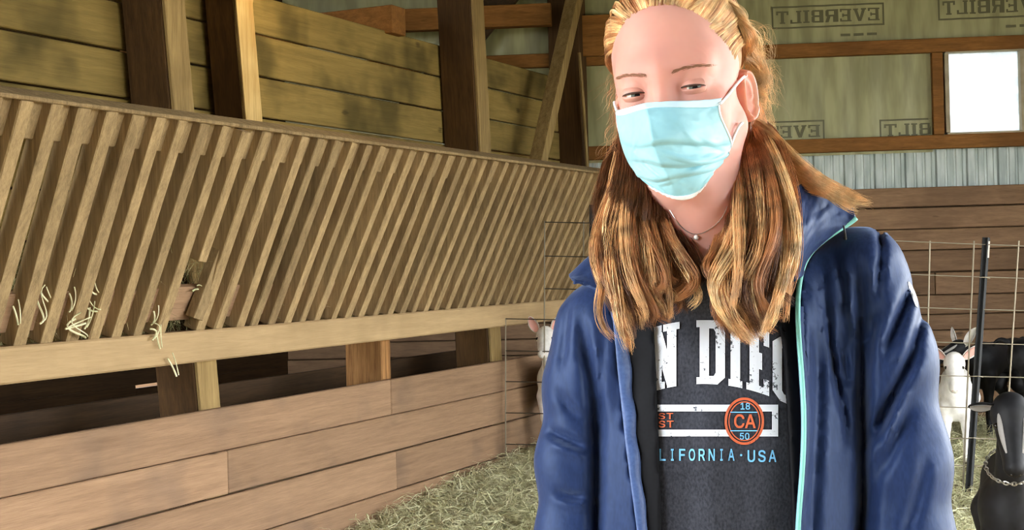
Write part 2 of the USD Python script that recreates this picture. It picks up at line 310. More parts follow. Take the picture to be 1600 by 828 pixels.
def fxy(px, py, t):
    R = ray(px, py); c = np.array([0, 0, CAMH]); p = c+R*(((OF+mF*t-c)@mF)/(R@mF)); return (p-OF)@eF, p[2]
def fbox(lo, hi, bev=0.004, j=0.0):
    return obox(OF, eF, mF, kz, lo, hi, bev, j)

# ------------------------------------------------------------------ floor, ground outside, roof
def ground_z(x, y):
    """litter heaped up towards the far pen, lowest along the near part of the partition"""
    x, y = np.asarray(x, float), np.asarray(y, float)
    h = 0.16/(1+np.exp(-(y-8.2)*2.6))
    q = np.stack([x*1.7, y*1.7, 0*x], -1); w = np.stack([x*6, y*6, 0*x+3.3], -1)
    return h+0.05*(meshkit.fbm(q, 3, 5)-0.5)*(y > 5)+0.03*(meshkit.fbm(w, 2, 9)-0.5)
gx, gy = np.meshgrid(np.linspace(-4.6, 5.4, 126), np.linspace(-3.5, 11.2, 184), indexing='xy')
obj('floor', grid_mesh(np.stack([gx, gy, ground_z(gx, gy)], -1)), 'soil', smooth=True, kind='structure', label='earth floor of the barn under trodden hay', cat='floor')
ox, oy = np.meshgrid(np.linspace(-60, 60, 41), np.linspace(-60, 60, 41)); oz = -0.12+0*ox
obj('ground', grid_mesh(np.stack([ox, oy, oz], -1)), 'earth', kind='structure', label='trodden yard outside the barn', cat='ground')
ceil = thing('ceiling', 'dark sheet metal roof over rafters', 'ceiling', kind='structure')
obj('roof_sheet', cat_([obox(np.zeros(3), np.array([1., 0, 0]), np.array([0, 1., 0]), kz, (-4.9, -4, 4.05), (5.6, 11.7, 4.09))]), 'roof_sheet', ceil)
for y in np.arange(-3.2, 11.5, 1.22):
    obj('rafter', bar((-4.8, y, 3.93), (5.5, y, 3.93), 0.05, 0.2, (0, 1, 0)), 'dark_wood', ceil)
# wall of the feed alley behind the partition, one gap low down, and the wall behind the photographer
wa = thing('wall_alley', 'dark plank outer wall of the feed alley behind the hay feeder', 'wall', kind='structure')
X0 = -2.35
gs0, gzz = wxy(212, 602, X0); gs1, _ = wxy(254, 600, X0)
zk = [0.0]
while zk[-1] < 3.95: zk.append(zk[-1]+0.25)
zk = [z+(gzz-0.25*round(gzz/0.25)) for z in zk]; zk[0] = -0.1; zk.append(4.05)
for z, z2 in zip(zk[:-1], zk[1:]):
    hole = abs(z2-gzz) < 1e-6
    for a, b in (((-9.5, gs0), (gs0+.001, gs1), (gs1+.001, 3.2)) if hole else ((-9.5, 3.2),)):
        obj('plank', wbox((a, X0-0.03, z+0.0005), (b, X0, z2-(0.022 if hole and a > gs0 and b < 3 else 0.0005)), 0.0015), 'dark_wood', wa)
we = thing('wall_right', 'unseen lintel and side boards added to shape daylight on the open side', 'wall', kind='structure')
for z in (3.3, 3.6, 3.9): obj('plank', obox(np.zeros(3), np.array([1., 0, 0]), np.array([0, 1., 0]), kz, (5.5, -3.6, z-.3 if z < 3.4 else z), (5.53, 11.3, min(z+.297, 4.04))), 'dark_wood', we)  # unseen boards added so daylight enters low and the upper part stays darker
for z in np.arange(-.1, 2.9, .25):
  for ya, yb in ((-3.6, -3.1), (7.0, 11.3)): obj('plank', obox(np.zeros(3), np.array([1., 0, 0]), np.array([0, 1., 0]), kz, (5.5, ya, z), (5.53, yb, z+.247)), 'dark_wood', we)
for y in (-3.15, 1.9, 7.05): obj('door_post', obox(np.zeros(3), np.array([1., 0, 0]), np.array([0, 1., 0]), kz, (5.4, y-.08, -.12), (5.56, y+.08, 3.9)), 'post_wood', we)
DOOR = (4.5, 5.5)
wn = thing('wall_near', 'unseen plank wall behind the photographer, sized to hold back rear light', 'wall', kind='structure')
for z in np.arange(0, 4.0, 0.25):  # unseen wall, closed this far to keep light off from behind
    for xa, xb in (((-4.8, DOOR[0]), (DOOR[1], 5.5)) if z < 2.1 else ((-4.8, 5.5),)): obj('plank', obox(np.zeros(3), np.array([1., 0, 0]), np.array([0, 1., 0]), kz, (xa, -3.6, z+.001), (xb, -3.56, z+.249)), 'dark_wood', wn)

# ------------------------------------------------------------------ left partition: low boards, posts, upper boards
TF = 0.045
zl = lambda a, b, t: 0.5*(wxy(*a, t)[1]+wxy(*b, t)[1])
Z0 = zl((400, 628.8), (780, 562.5), TF); Z1 = zl((400, 694), (790, 609), TF); Z2 = zl((400, 760.7), (790, 658.5), TF); Z3 = zl((416, 828), (782, 714), TF)
wl = thing('wall_left', 'low partition of wide rough boards below the hay feeder, with mouldy boards rising behind it', 'wall', kind='structure')
S0, S1 = -6.6, wxy(905, 640, TF)[0]
levels = [Z0, Z1, Z2, Z3, Z3-(Z0-Z3)/3]
joints = [wxy(608, 612, TF)[0], wxy(354, 735, TF)[0], wxy(617, 740, TF)[0], None]
for r_, (za, zb, j) in enumerate(zip(levels[1:], levels[:-1], joints)):
    cuts = [S0, S1] if j is None else [S0, j, S1]
    for a, b in zip(cuts[:-1], cuts[1:]):
        d_ = rng.uniform(-0.004, 0.004); tl = rng.uniform(-0.003, 0.003)
        gap = (0.003, 0.006, 0.010, 0.004)[r_]
        obj('plank', wbox((a+0.002, 0.023, za+gap/2), (b-0.002, TF+.012+d_, zb-gap/2), 0.005), 'plank_wood', wl)
obj('plank', wbox((S0, 0.023, -0.15), (S1, TF+.012, levels[-1]-0.004)), 'plank_wood', wl)
TU = -0.25
upper = [(407, 54, 672, 116), (407, 121, 672, 168), (407, 186.6, 672, 219)]
zu = [zl(u[:2], u[2:], TU) for u in upper]; ztop = zl((440, 1.5), (668, 64), TU)
dz = np.mean(-np.diff(zu)); lev = [ztop+dz*1.0, ztop, zu[0], zu[1], zu[2]]
for k in range(5): lev.append(lev[-1]-dz)
cutS = [S0, wxy(242, 90, TU)[0], wxy(372, 120, TU)[0], wxy(705, 150, TU)[0], wxy(884, 160, TU)[0]]
for k in range(len(lev)-1):
    for c, (a, b) in enumerate(zip(cutS[:-1], cutS[1:])):
        if k == 0 and c >= 2: continue
        if lev[k+1] < Z0+0.25: continue
        obj('plank', wbox((a+.003, TU-0.035+rng.uniform(-.004, .004), lev[k+1]+.006), (b-.003, TU+rng.uniform(-.004, .004), lev[k]-.005), 0.005), 'upper_wood', wl)
ZB0, ZB1 = zl((400, 557.5), (786, 508.5), 0.1), zl((400, 503), (878, 472), 0.1)      # the beam the slats stand on
def post(name, near_px, far_px, t0, t1, ztop_, lean, mat_, label, zb=-0.1):
    """a squared post: near edge and far edge of its pen face given at the picture's height of 150 px; lean along the wall per metre of height"""
    (pa, pb) = (near_px, far_px); s0, za = wxy(pa, 150, t1); s1, _ = wxy(pb, 150, t1)
    m = wbox((s0, t0, zb), (s1, t1, ztop_), 0.006, 0.0); v = np.asarray(m.vertices).copy(); h = v[:, 2]-za
    v += dW[None]*(h*lean[0])[:, None]+nW[None]*(h*lean[1])[:, None]
    p = thing(name, label, 'post'); o = obj('timber', trimesh.Trimesh(v, m.faces, process=False), mat_, p); return p, (s0, s1)
p1, ps1 = post('timber_post', 264, 297, -0.22, 0.0, 4.0, (-0.10, 0.0), 'post_wood', 'leftmost thick squared timber post rising behind the slatted hay feeder')
p2, ps2 = post('timber_post', 381, 408, -0.215, -0.03, 4.0, (-0.10, 0.0), 'post_wood', 'timber post with a torn strip down its edge coloured pale as if lit, next to the leftmost post', zb=ZB0+0.03)
s2 = ps2
# torn strip on the second post, light on its face put into the pale colour
za = wxy(381, 150, -0.03)[1]
strip = []
for z in np.linspace(1.3, 3.9, 40):
    wdt = (ps2[1]-ps2[0])*(0.95 if z < 2.9 else 0.72+0.2*math.sin(z*9)); h = z-za
    c0 = wp(ps2[0]+0.03*math.sin(z*7)*(z > 2.8)-0.10*h, -0.028, z); strip.append([c0, c0+dW*wdt])
strip = np.array(strip); obj('bark_strip', grid_mesh(strip[:, ::-1], -0.02), 'lit_wood', p2, label='torn strip with the lit post face painted pale')
p3, ps3 = post('timber_post', 742, 759, -0.24, 0.0, 4.0, (-0.06, 0.0), 'post_wood', 'tall dark timber post in the middle of the partition, left of the diagonal brace')
p4, ps4 = post('timber_post', 907, 918, -0.32, -0.06, 4.0, (0.0, 0.0), 'post_wood', 'corner timber post behind the far end of the hay feeder')
def face_board(p, s, t1, lean, zref_px, z0, z1):  # added strip: light on the pen face put into paler wood
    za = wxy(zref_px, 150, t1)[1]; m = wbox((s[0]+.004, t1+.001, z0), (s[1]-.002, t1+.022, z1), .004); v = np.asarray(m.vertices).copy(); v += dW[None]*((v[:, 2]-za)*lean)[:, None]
    obj('face_board', trimesh.Trimesh(v, m.faces, process=False), 'brace_wood', p, label='added pale strip standing for light on the post face')
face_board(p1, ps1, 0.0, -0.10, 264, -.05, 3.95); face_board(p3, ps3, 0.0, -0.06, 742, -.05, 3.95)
# short blocks in the feeding gap
def block(px0, px1, px2, py, label):
    s0, _ = wxy(px1, py, 0.0); s1, _ = wxy(px2, py, 0.0)
    b = thing('gap_block', label, 'block')
    obj('timber', wbox((s0, -0.24, Z0-0.22), (s0+(s1-s0)*0.96, 0.0, ZB0+0.02), 0.006), 'block_wood', b)
block(540, 597, 612, 585, 'short squared wooden block in the feeding gap under the middle of the hay feeder')
# manger floor and kerb behind the gap
mf = thing('manger_floor', 'dusty plank shelf behind the feeding gap at the left edge', 'shelf')
for k in range(2): obj('plank', wbox((S0, -0.62+0.3*k, Z0-0.14), (S1-0.3, -0.325+0.3*k, Z0-0.11)), 'plank_wood', mf)
obj('kerb', wbox((S0, -0.66, Z0-0.14), (S1-0.3, -0.63, Z0+0.02)), 'dark_wood', mf)
# ------------------------------------------------------------------ hay feeder
fd = thing('hay_feeder', 'long slatted wooden hay feeder leaning out over the low partition', 'hay feeder')
obj('sill_beam', wbox((S0, -0.01, ZB0), (S1+0.02, 0.1, ZB1), 0.008), 'beam_wood', fd)
jb = wxy(585, 560, 0.1)[0]
for pxa, pxb, pya in ((500, 615, 545), (690+45, 800, 515)):
    sa, sb = wxy(pxa+85, pya+5, 0.102)[0], wxy(pxb+6, pya, 0.102)[0]
TT, TB = 0.44, 0.075
ZT = zl((10, 156), (900, 264), TT+.02)
zc = lambda z: TB+(TT-TB)*(z-ZB1)/(ZT-ZB1)
tops = [-300, -240, -182, -126, -73, -22, 25.5, 73.3, 117, 161.5, 202, 240, 274, 308, 342, 374, 407, 436, 468, 493, 521, 546, 571, 593, 617.5, 640, 660, 680, 700.6, 719.7, 736.7, 753.7, 769.6, 787.7, 803.6, 817, 831, 845, 859, 873, 886, 899, 911.5, 923.5, 935, 946, 957, 967.5, 977.5, 987]
ytop = lambda x: np.interp(x, [-300, 0, 128, 255, 340, 460, 640, 760, 980], [131, 158, 170, 181, 193, 209, 237, 252, 280])
SLN, SLF = -0.012, 0.066
s_tops = []
for i, x in enumerate(tops):
    hx = x+6*(1-x/1100)                                       # front edge between dark side and pale face
    hx = x+8.5-7*(x/1000)
    st, zt = wxy(hx, ytop(x)+8, TT)
    lx = hx+10; delta = np.interp(lx, [137, 620, 882], [106, 108, 88])
    xb = hx-delta; yb = np.interp(xb, [-440, -140, 0, 340, 660, 878], [634, 572, 543, 500, 480, 466])
    sb, zb = wxy(xb, yb, TB); s_tops.append(st)
    wtop = np.interp(x, [0, 500, 980], [0.066, 0.058, 0.052])*rng.uniform(0.92, 1.06)
    dep = 0.076
    st += rng.normal(0, .004); sb += rng.normal(0, .004)
    P, Q = wp(sb, TB, ZB1-0.005+rng.uniform(-.012, .0)), wp(st, TT, ZT-0.001)
    if i == 15:                                               # the broken slat
        Q2 = wp(st, TT, ZT-.012); P2 = P+(Q2-P)*0.36
        m = [(P2, Q2)]
    else: m = [(P, Q)]
    for a, b_ in m:
        ax = (b_-a)/np.linalg.norm(b_-a); side = dW-ax*(dW@ax); side /= np.linalg.norm(side)
        out = np.cross(side, ax); out = out if out@nW > 0 else -out
        obj('slat', obox(a, ax, side, out, (0, 0, -dep), (np.linalg.norm(b_-a), wtop, 0.0), 0.004, 0.0012), 'slat_wood', fd)
# the piece broken off, lying across the gap
sA, zA = wxy(352, 366, 0.2); sB, zB = wxy(303, 497, 0.09)
obj('slat', bar(wp(sA, 0.2, zA), wp(sB, 0.09, zB), 0.07, 0.05, dW), 'slat_wood', fd, label='snapped slat lying askew')
sl = (ZT-ZB1); axs = (wp(0, TT, ZT)-wp(0, TB, ZB1))/np.linalg.norm(wp(0, TT, ZT)-wp(0, TB, ZB1)); outs = np.cross(axs, dW); outs = outs if outs@nW > 0 else -outs
Sr0, Sr1 = -6.7, s_tops[-1]+0.15
obj('top_rail', obox(wp(0, TT, ZT), dW, axs, outs, (Sr0, 0.0, -0.11), (Sr1, 0.017, 0.004), 0.005), 'slat_wood', fd, label='weathered cap board along the slat tops')
obj('back_rail', obox(wp(0, TT, ZT), dW, axs, outs, (Sr0, -0.15, -0.085), (Sr1, -0.001, -0.042), 0.005), 'slat_wood', fd)
for k, (a, b) in enumerate(((0.03, 0.19),)):
    obj('kick_board', obox(wp(0, TB, ZB1), dW, axs, outs, (S0, a, -0.092), (S1-.1, b, -0.05), 0.005), 'plank_wood', fd)

# ------------------------------------------------------------------ far wall
wb = thing('wall_back', 'far end wall of the barn: planks below, ribbed steel and printed house wrap above', 'wall', kind='structure')
SA, SB = -4.0, 4.75
# window opening on the wall
wx0, wz1 = fxy(1481, 82, 0.03); wx1, wz0 = fxy(1597, 204, 0.03)
# ribbed steel sheets: four pieces around the window
def steel(s0, s1, z0, z1):
    s = []; t = []
    k0 = math.floor(s0/0.232)
    for k in range(k0, int(s1/0.232)+2):
        for ds, dt in ((0, 0), (.012, .02), (.034, .02), (.046, 0), (.1, 0), (.105, .005), (.12, .005), (.125, 0), (.165, 0), (.17, .005), (.185, .005), (.19, 0)):
            q = k*0.232+ds
            if s0 <= q <= s1: s.append(q); t.append(-dt-0.05)
    s = np.array([s0]+s+[s1]); t = np.array([-0.05]+t+[-0.05])
    G = np.stack([np.stack([fp(a, b, z) for a, b in zip(s, t)]) for z in (z0, z1)]); return grid_mesh(G)
for q in ((SA, wx0, -0.1, 4.05), (wx1, SB, -0.1, 4.05), (wx0, wx1, -0.1, wz0), (wx0, wx1, wz1, 4.05)):
    obj('steel_sheet', steel(*q), 'steel', wb)
gz = [fxy(1400, 63.5, 0.0)[1], fxy(1400, 85, 0.0)[1], fxy(1400, 213.5, 0)[1], fxy(1400, 235, 0)[1]]
def wrap(s0, s1, z0, z1, seed, sag=0.02):
    n, m = 14, max(8, int((s1-s0)*18)); ss, zz = np.linspace(s0, s1, m), np.linspace(z1, z0, n)
    G = np.zeros((n, m, 3))
    for i, z in enumerate(zz):
        for j, s in enumerate(ss):
            v = i/(n-1); w = meshkit.fbm(np.array([s*2.2, z*1.1, seed]), 3, seed)-0.5
            G[i, j] = fp(s, -0.022+sag*w*math.sin(math.pi*v)*1.2+0.006*math.cos(2*math.pi*(s-0.02)/0.232), z-(0.02*(meshkit.noise(np.array([s*9., seed, 0.]))-.5) if i in (0,) else 0))
    return G
lw_s1 = fxy(1456, 150, 0)[0]
wraps = [(SA, lw_s1, gz[3]-0.02, gz[1]+0.012), (SA, SB, gz[0]-0.03, 4.03)]
wobj = []
for k, (a, b, c, d_) in enumerate(wraps):
    G = wrap(a, b, c, d_, 11+k); wobj.append((obj('house_wrap', grid_mesh(G), 'wrap', wb, smooth=True, label='creased translucent house wrap sheet'), (a, b, c, d_, G)))
def R_(x0, y0, x1, y1): return sbox(x0, y0, x1, y1)
# slab letters in a cell 0..w by 0..100, y downwards
def letter(ch, w):
    t, sl = 15, 11; s = 6
    if ch == 'N': return unary_union([R_(5, 0, 5+t, 100), R_(w-5-t, 0, w-5, 100), Polygon([(2, 0), (18, 0), (w-5, 100), (w-5-14, 100)]), R_(0, 0, 20, sl), R_(0, 100-sl, 25, 100), R_(w-26, 0, w, sl)])
    if ch == 'D': return Polygon([(0, 0), (w-12, 0), (w, 12), (w, 88), (w-12, 100), (0, 100), (0, 100-sl), (5, 100-sl), (5, sl), (0, sl)]).difference(Polygon([(5+t, sl+2), (w-18, sl+2), (w-t, sl+7), (w-t, 100-sl-7), (w-18, 100-sl-2), (5+t, 100-sl-2)]))
    if ch == 'I': return unary_union([R_(w/2-t/2, 0, w/2+t/2, 100), R_(0, 0, w, sl), R_(0, 100-sl, w, 100)])
    if ch == 'E': return unary_union([R_(5, 0, 5+t, 100), R_(0, 0, w, sl), R_(0, 100-sl, w, 100), R_(w-9, 0, w, 24), R_(w-9, 76, w, 100), R_(5, 44, w-12, 56), R_(w-19, 37, w-11, 63)])
    if ch in 'GO':
        o = Polygon([(12, 0), (w-12, 0), (w, 12), (w, 88), (w-12, 100), (12, 100), (0, 88), (0, 12)]).difference(Polygon([(t+3, sl+2), (w-t-3, sl+2), (w-t, sl+6), (w-t, 100-sl-6), (w-t-3, 100-sl-2), (t+3, 100-sl-2), (t, 100-sl-6), (t, sl+6)]))
        return o if ch == 'O' else unary_union([o.difference(R_(w-t-1, 30, w+1, 52)), R_(w-22, 50, w, 62)])
    if ch == 'A': return unary_union([Polygon([(w*.38, 0), (w*.62, 0), (w-3, 100), (w-3-t, 100), (w*.5, 22), (3+t, 100), (3, 100)]), R_(10, 62, w-10, 73), R_(0, 100-sl, 20, 100), R_(w-20, 100-sl, w, 100)])
    if ch == 'V': return unary_union([Polygon([(3, 0), (3+t, 0), (w/2, 72), (w-3-t, 0), (w-3, 0), (w/2+7, 100), (w/2-7, 100)]), R_(0, 0, 24, sl), R_(w-24, 0, w, sl)])
    if ch == 'L': return unary_union([R_(5, 0, 5+t, 100), R_(0, 0, 25, sl), R_(0, 100-sl, w, 100), R_(w-10, 70, w, 100)])
    if ch == 'T': return unary_union([R_(w/2-t/2, 0, w/2+t/2, 100), R_(0, 0, w, sl+2), R_(0, 0, 9, 30), R_(w-9, 0, w, 30), R_(w/2-13, 100-sl, w/2+13, 100)])
    if ch in 'BR':
        bowl = Polygon([(0, 0), (w-9, 0), (w-2, 9), (w-2, 41), (w-8, 48), (w-2, 55), (w-2, 91), (w-9, 100), (0, 100)]) if ch == 'B' else unary_union([Polygon([(0, 0), (w-9, 0), (w-2, 9), (w-2, 46), (w-9, 56), (0, 56)]), R_(0, 50, 25, 100), Polygon([(w-26, 52), (w-11, 52), (w, 100), (w-16, 100)])])
        bowl = bowl.difference(R_(5+t, 13, w-17, 42)); return bowl.difference(R_(5+t, 56, w-17, 87)) if ch == 'B' else bowl
    if ch == 'S': return unary_union([R_(8, 0, w-8, sl+2), R_(0, 8, t, 48), R_(6, 43, w-6, 57), R_(w-t, 52, w, 92), R_(8, 100-sl-2, w-8, 100), R_(w-t, 6, w, 28), R_(0, 72, t, 94)])
def logo(wrap_i, px0, px1, pyt, pyb, clip=None):
    """the maker's mark printed on the outer side of the sheet, so mirrored from in here"""
    o, (a, b, c, d_, G) = wobj[wrap_i]; s0, zt = fxy(px0, pyt, -0.02); s1, zb = fxy(px1, pyb, -0.02); W, H = s1-s0, zt-zb
    P = [sbox(0, 0, W, H).difference(sbox(.013, .013, W-.013, H-.013))]
    ms, x = [], 0.0; wd = [('E', 56), ('V', 62), ('E', 56), ('R', 62), ('B', 60), ('I', 30), ('L', 54), ('T', 60)]; tot = sum(w for _, w in wd)+8*7
    for ch, w in wd:
        g = affinity.scale(letter(ch, w), (W-.07)/tot, -H*.56/100, origin=(0, 0)); P.append(affinity.scale(affinity.translate(g, .035+x*(W-.07)/tot, H*.78), -1, 1, origin=(W/2, 0))); x += w+8
    P = [h for g in P for h in getattr(g, 'geoms', [g])]
    for g in P: vv, ff = trimesh.creation.triangulate_polygon(g, engine='earcut'); ms.append(trimesh.Trimesh(np.c_[vv, 0*vv[:, 0]], ff, process=False))
    for k in range(3):                                   # the line of small print under the frame
        vv, ff = trimesh.creation.triangulate_polygon(sbox(W-.06-.1*k-.075, -.075, W-.06-.1*k, -.055), engine='earcut'); ms.append(trimesh.Trimesh(np.c_[vv, 0*vv[:, 0]], ff, process=False))
    m = cat_(ms); m = m.subdivide_to_size(0.05, max_iter=8) if False else trimesh.Trimesh(*trimesh.remesh.subdivide_to_size(m.vertices, m.faces, 0.045)[:2], process=False)
    v = np.asarray(m.vertices); S, Z = s0+v[:, 0], zb+v[:, 1]
    fm = m.faces[((Z < d_-.004) & (Z > c+.004) & (S < b-.004))[m.faces].all(1)]
    n_, mm = G.shape[:2]; uu = (S-a)/(b-a)*(mm-1); ww = np.clip((d_-Z)/(d_-c), 0, 1)*(n_-1)
    from scipy.ndimage import map_coordinates
    Pm = np.stack([map_coordinates(G[..., k], [ww, uu], order=1, mode='nearest') for k in range(3)], -1)+mF*0.004
    # the text shows the rows of the sheet exactly where they hang
    obj('printed_mark', trimesh.Trimesh(Pm, fm, process=False), 'wrap_ink', o, label='mirrored maker\'s mark printed on the wrap')
logo(1, 1205, 1382, 11, 39); logo(1, 1465, 1642, -6, 25)
logo(0, 1112, 1289, 193, 221); logo(0, 1374, 1551, 187, 215); logo(0, 752, 900, 57, 82); logo(0, 640, 800-30, 66, 91) if False else None
def girt(z1, z0, s0=SA, s1=SB, **k): obj('girt', fbox((s0, -0.018, z0), (s1, 0.05, z1), 0.004, 0.0), 'girt_wood', wb, **k)
girt(gz[0], gz[1]); girt(gz[2], gz[3])
st0, st1 = fxy(1458, 150, 0.05)[0], fxy(1475, 150, 0.05)[0]
obj('stud', fbox((st0, -0.018, gz[2]+.002), (st1, 0.045, gz[1]-.002)), 'girt_wood', wb)
# window
wi = thing('window_1', 'small square frosted window high in the far wall', 'window', kind='structure')
fw = 0.022
for nm, lo, hi in (('head_board', (wx0-.02, -0.045, wz1-.002), (wx1+.03, 0.04, wz1+.035)), ('sill_board', (wx0-.02, -0.045, wz0-.035), (wx1+.03, 0.045, wz0+.002)), ('side_board', (wx0-.028, -0.045, wz0+.003), (wx0+.003, 0.04, wz1-.003)), ('side_board', (wx1-.003, -0.045, wz0+.003), (wx1+.03, 0.04, wz1-.003))):
    obj(nm, fbox(lo, hi, 0.003), 'frame_wood', wi)
obj('pane', fbox((wx0, -0.03, wz0), (wx1, -0.026, wz1), 0.0005), 'pane', wi, label='frosted bright pane')
# planks of the lower far wall
seams = [289.5, 322.5, 356, 375, 390.5, 424.5, 459, 490, 516, 541]
zz = [fxy(1520, y, 0.03)[1] for y in (289.5, 322, 355.5, 389, 424, 459.5, 490, 515, 541)]
while zz[-1] > 0: zz.append(zz[-1]-0.15)
for k, (a, b) in enumerate(zip(zz[:-1], zz[1:])):
    c = rng.uniform(1.6, 2.6)
    for s0, s1 in (((SA, 0.1), (0.1, c), (c, SB)) if k % 3 == 1 else ((SA, 0.1), (0.1, SB))):
        obj('plank', fbox((s0+.002, -0.015, b+(.009 if k in (0, 3) else .004)), (s1-.002, 0.028+rng.uniform(-.006, .006), a-.003), 0.005), 'far_wood', wb)
obj('backing_board', fbox((SA, -.032, -.1), (SB, -.02, zz[0]-.01)), 'dark_wood', wb)  # added dark sheet standing for the shade in the plank gaps
# ------------------------------------------------------------------ roof timbers seen over the partition
def sbar(name, label, pxs, Ys, w, d, side, mat_, cat='beam'):
    a, b = at(*pxs[0], Ys[0]), at(*pxs[1], Ys[1]); t = thing(name, label, cat); obj('timber', bar(a, b, w, d, side), mat_, t); return t
# tie beam lying on the partition, end towards the pen
tb = thing('tie_beam', 'squared beam end resting on top of the upper boards, between the two pale-edged posts', 'beam')
sE, zE = wxy(634, 35, -0.2)
sE0, _ = wxy(613, 35, -0.2)
obj('timber', wbox((sE0, -2.3, zE-0.085), (sE, -0.2, zE+0.085)), 'girt_wood', tb)
br = thing('diagonal_brace', 'pale diagonal timber brace leaning right above the far end of the hay feeder', 'brace')
sa, za_ = wxy(840, 256, 0.0); sb, zb_ = wxy(897, 0, 0.0)
pA, pB = wp(sa, 0.0, za_), wp(sb, 0.0, zb_); pA = pA-(pB-pA)*0.15; pB = pB+(pB-pA)*0.35
obj('timber', bar(pA, pB, 0.095, 0.10, dW), 'brace_wood', br)
tp = thing('thin_pole', 'thin pale pole standing upright by the corner post', 'pole')
sa, za_ = wxy(918, 268, -0.02); sb, zb_ = wxy(905, 82, -0.02)
obj('shaft', tube(spline([wp(sa+.02, -0.02, za_-.9), wp(sa, -0.02, za_), wp(sb, -0.02, zb_)], 12), 0.013, 7), 'brace_wood', tp)
dk = thing('alley_brace', 'dark reddish timber brace behind the partition, left of the pale diagonal one', 'brace')
obj('timber', bar(fp(-1.5, 0.2, 2.6), fp(-0.35, 0.2, 3.9), 0.2, 0.06, eF), 'dark_wood', dk)
cb = thing('cross_board', 'wide brown board high in the corner beside her hair', 'beam')
a1, a2 = fxy(880, 25, 0.12), fxy(980, 85, 0.12)
obj('timber', fbox((a1[0], 0.06, a2[1]), (a2[0]+.3, 0.12, a1[1])), 'girt_wood', cb)
a1, a2 = fxy(760, 10, 0.3), fxy(860, 40, 0.3)
cb2 = thing('loft_beam', 'brown loft beam crossing the alley high up, left of the pale diagonal brace', 'beam')
obj('timber', fbox((-3.6, 0.24, a2[1]), (-.32, 0.34, a1[1])), 'girt_wood', cb2)
# warm bulb above the second post, just out of the picture
lampp = wp(ps2[1]+0.10, 0.22, 3.06)
lb = thing('barn_bulb', 'bare warm light bulb hanging from the roof', 'lamp', loc=lampp)
sph = trimesh.creation.icosphere(3, 0.035); obj('bulb', sph, 'bulb', lb, smooth=True)
obj('socket', tube([(0, 0, .03), (0, 0, .09)], 0.02, 10), 'zip_pull', lb); obj('cord', tube([(0, 0, .09), (0, 0, .85)], 0.004, 6), 'zip_pull', lb)
# ------------------------------------------------------------------ the young woman
person = thing('person', 'young woman in surgical mask, open navy jacket and printed charcoal sweatshirt, by the feeder', 'person')
YB = 1.58                                                    # her middle stands this far from the lens
K = YB/FPX                                                   # metres to a picture pixel at that depth
# --- head frame: X her left, -Y the way she faces, Z up
def rot(ax, a):
    c, s = math.cos(a), math.sin(a)
    return np.array({'x': [[1, 0, 0], [0, c, -s], [0, s, c]], 'y': [[c, 0, s], [0, 1, 0], [-s, 0, c]], 'z': [[c, -s, 0], [s, c, 0], [0, 0, 1]]}[ax])
RH = rot('y', math.radians(-7.5)) @ rot('x', math.radians(10)) @ rot('z', math.radians(-19))
EYE = at(1036, 141, 1.500)
HS = 1.0
HC = EYE-RH@np.array([0, -0.085, 0.0])
to_w = lambda q: np.asarray(q)@RH.T+HC
to_h = lambda p: (np.asarray(p)-HC)@RH
def d_face(q, soft=False):
    x = np.abs(q[..., 0]); m = np.stack([x, q[..., 1], q[..., 2]], -1)
    d = d_ell(m, (0, .014, .034), (.0715, .096, .088))
    d = smin(d, d_ell(m, (0, -.030, -.030), (.058, .062, .088)), .03)
    d = smin(d, d_cap(m, (.052, .0, -.055), (.014, -.056, -.103), .018, .019), .03)
    d = smin(d, d_ell(m, (0, -.062, -.103), (.022, .024, .022)), .03)
    d = smin(d, d_ell(m, (.033, -.060, -.034), (.027, .026, .027)), .02)
    d = smin(d, d_cap(m, (.0, -.0825, .022), (.038, -.066, .021), .011, .010), .022)
    if not soft:
        d = smax(d, -d_ell(m, (.0315, -.098, -.001), (.020, .0172, .0125)), .012)
        d = smin(d, np.linalg.norm(m-np.array([.0315, -.0760, -.001]), axis=-1)-.0119, .012)
        d = smin(d, d_cap(m, (0, -.086, .012), (0, -.106, -.038), .007, .0105), .016)
        d = smin(d, d_ell(m, (.011, -.094, -.042), (.009, .011, .008)), .008)
        d = smin(d, d_ell(m, (0, -.086, -.070), (.021, .012, .010)), .012)
        # full cheek and lower lid, raised by the smile
        d = smin(d, d_ell(m, (.033, -.0705, -.0215), (.02, .0125, .0085)), .014)
    return d
NECK = [to_w((0, .022, -.06)), at(1100, 330, 1.575), at(1102, 420, 1.585), at(1108, 520, 1.60)]
SHL, SHR = at(932, 515, 1.625), at(1350, 440, 1.615)           # shoulder joints, right and left of her
CH = at(1115, 570, 1.64)
def d_body(p):
    d = smin(d_face(to_h(p)), d_cap(p, NECK[0], NECK[1], .047, .044), .035)
    d = smin(d, d_cap(p, NECK[1], NECK[2], .044, .052), .02)
    d = smin(d, d_ell(p, at(1103, 450, 1.60), (.075, .045, .05)), .04); d = smin(d, d_cap(p, at(1085, 440, 1.62), SHL, .036, .022), .04); d = smin(d, d_cap(p, at(1120, 430, 1.62), SHR, .036, .022), .04)
    return smin(d, d_ell(p, CH, (.11, .05, .10)), .06)
bm = surface_net(d_body, np.array(HC)+[-.25, -.15, -.36], np.array(HC)+[.26, .16, .135], 0.0031, 6)
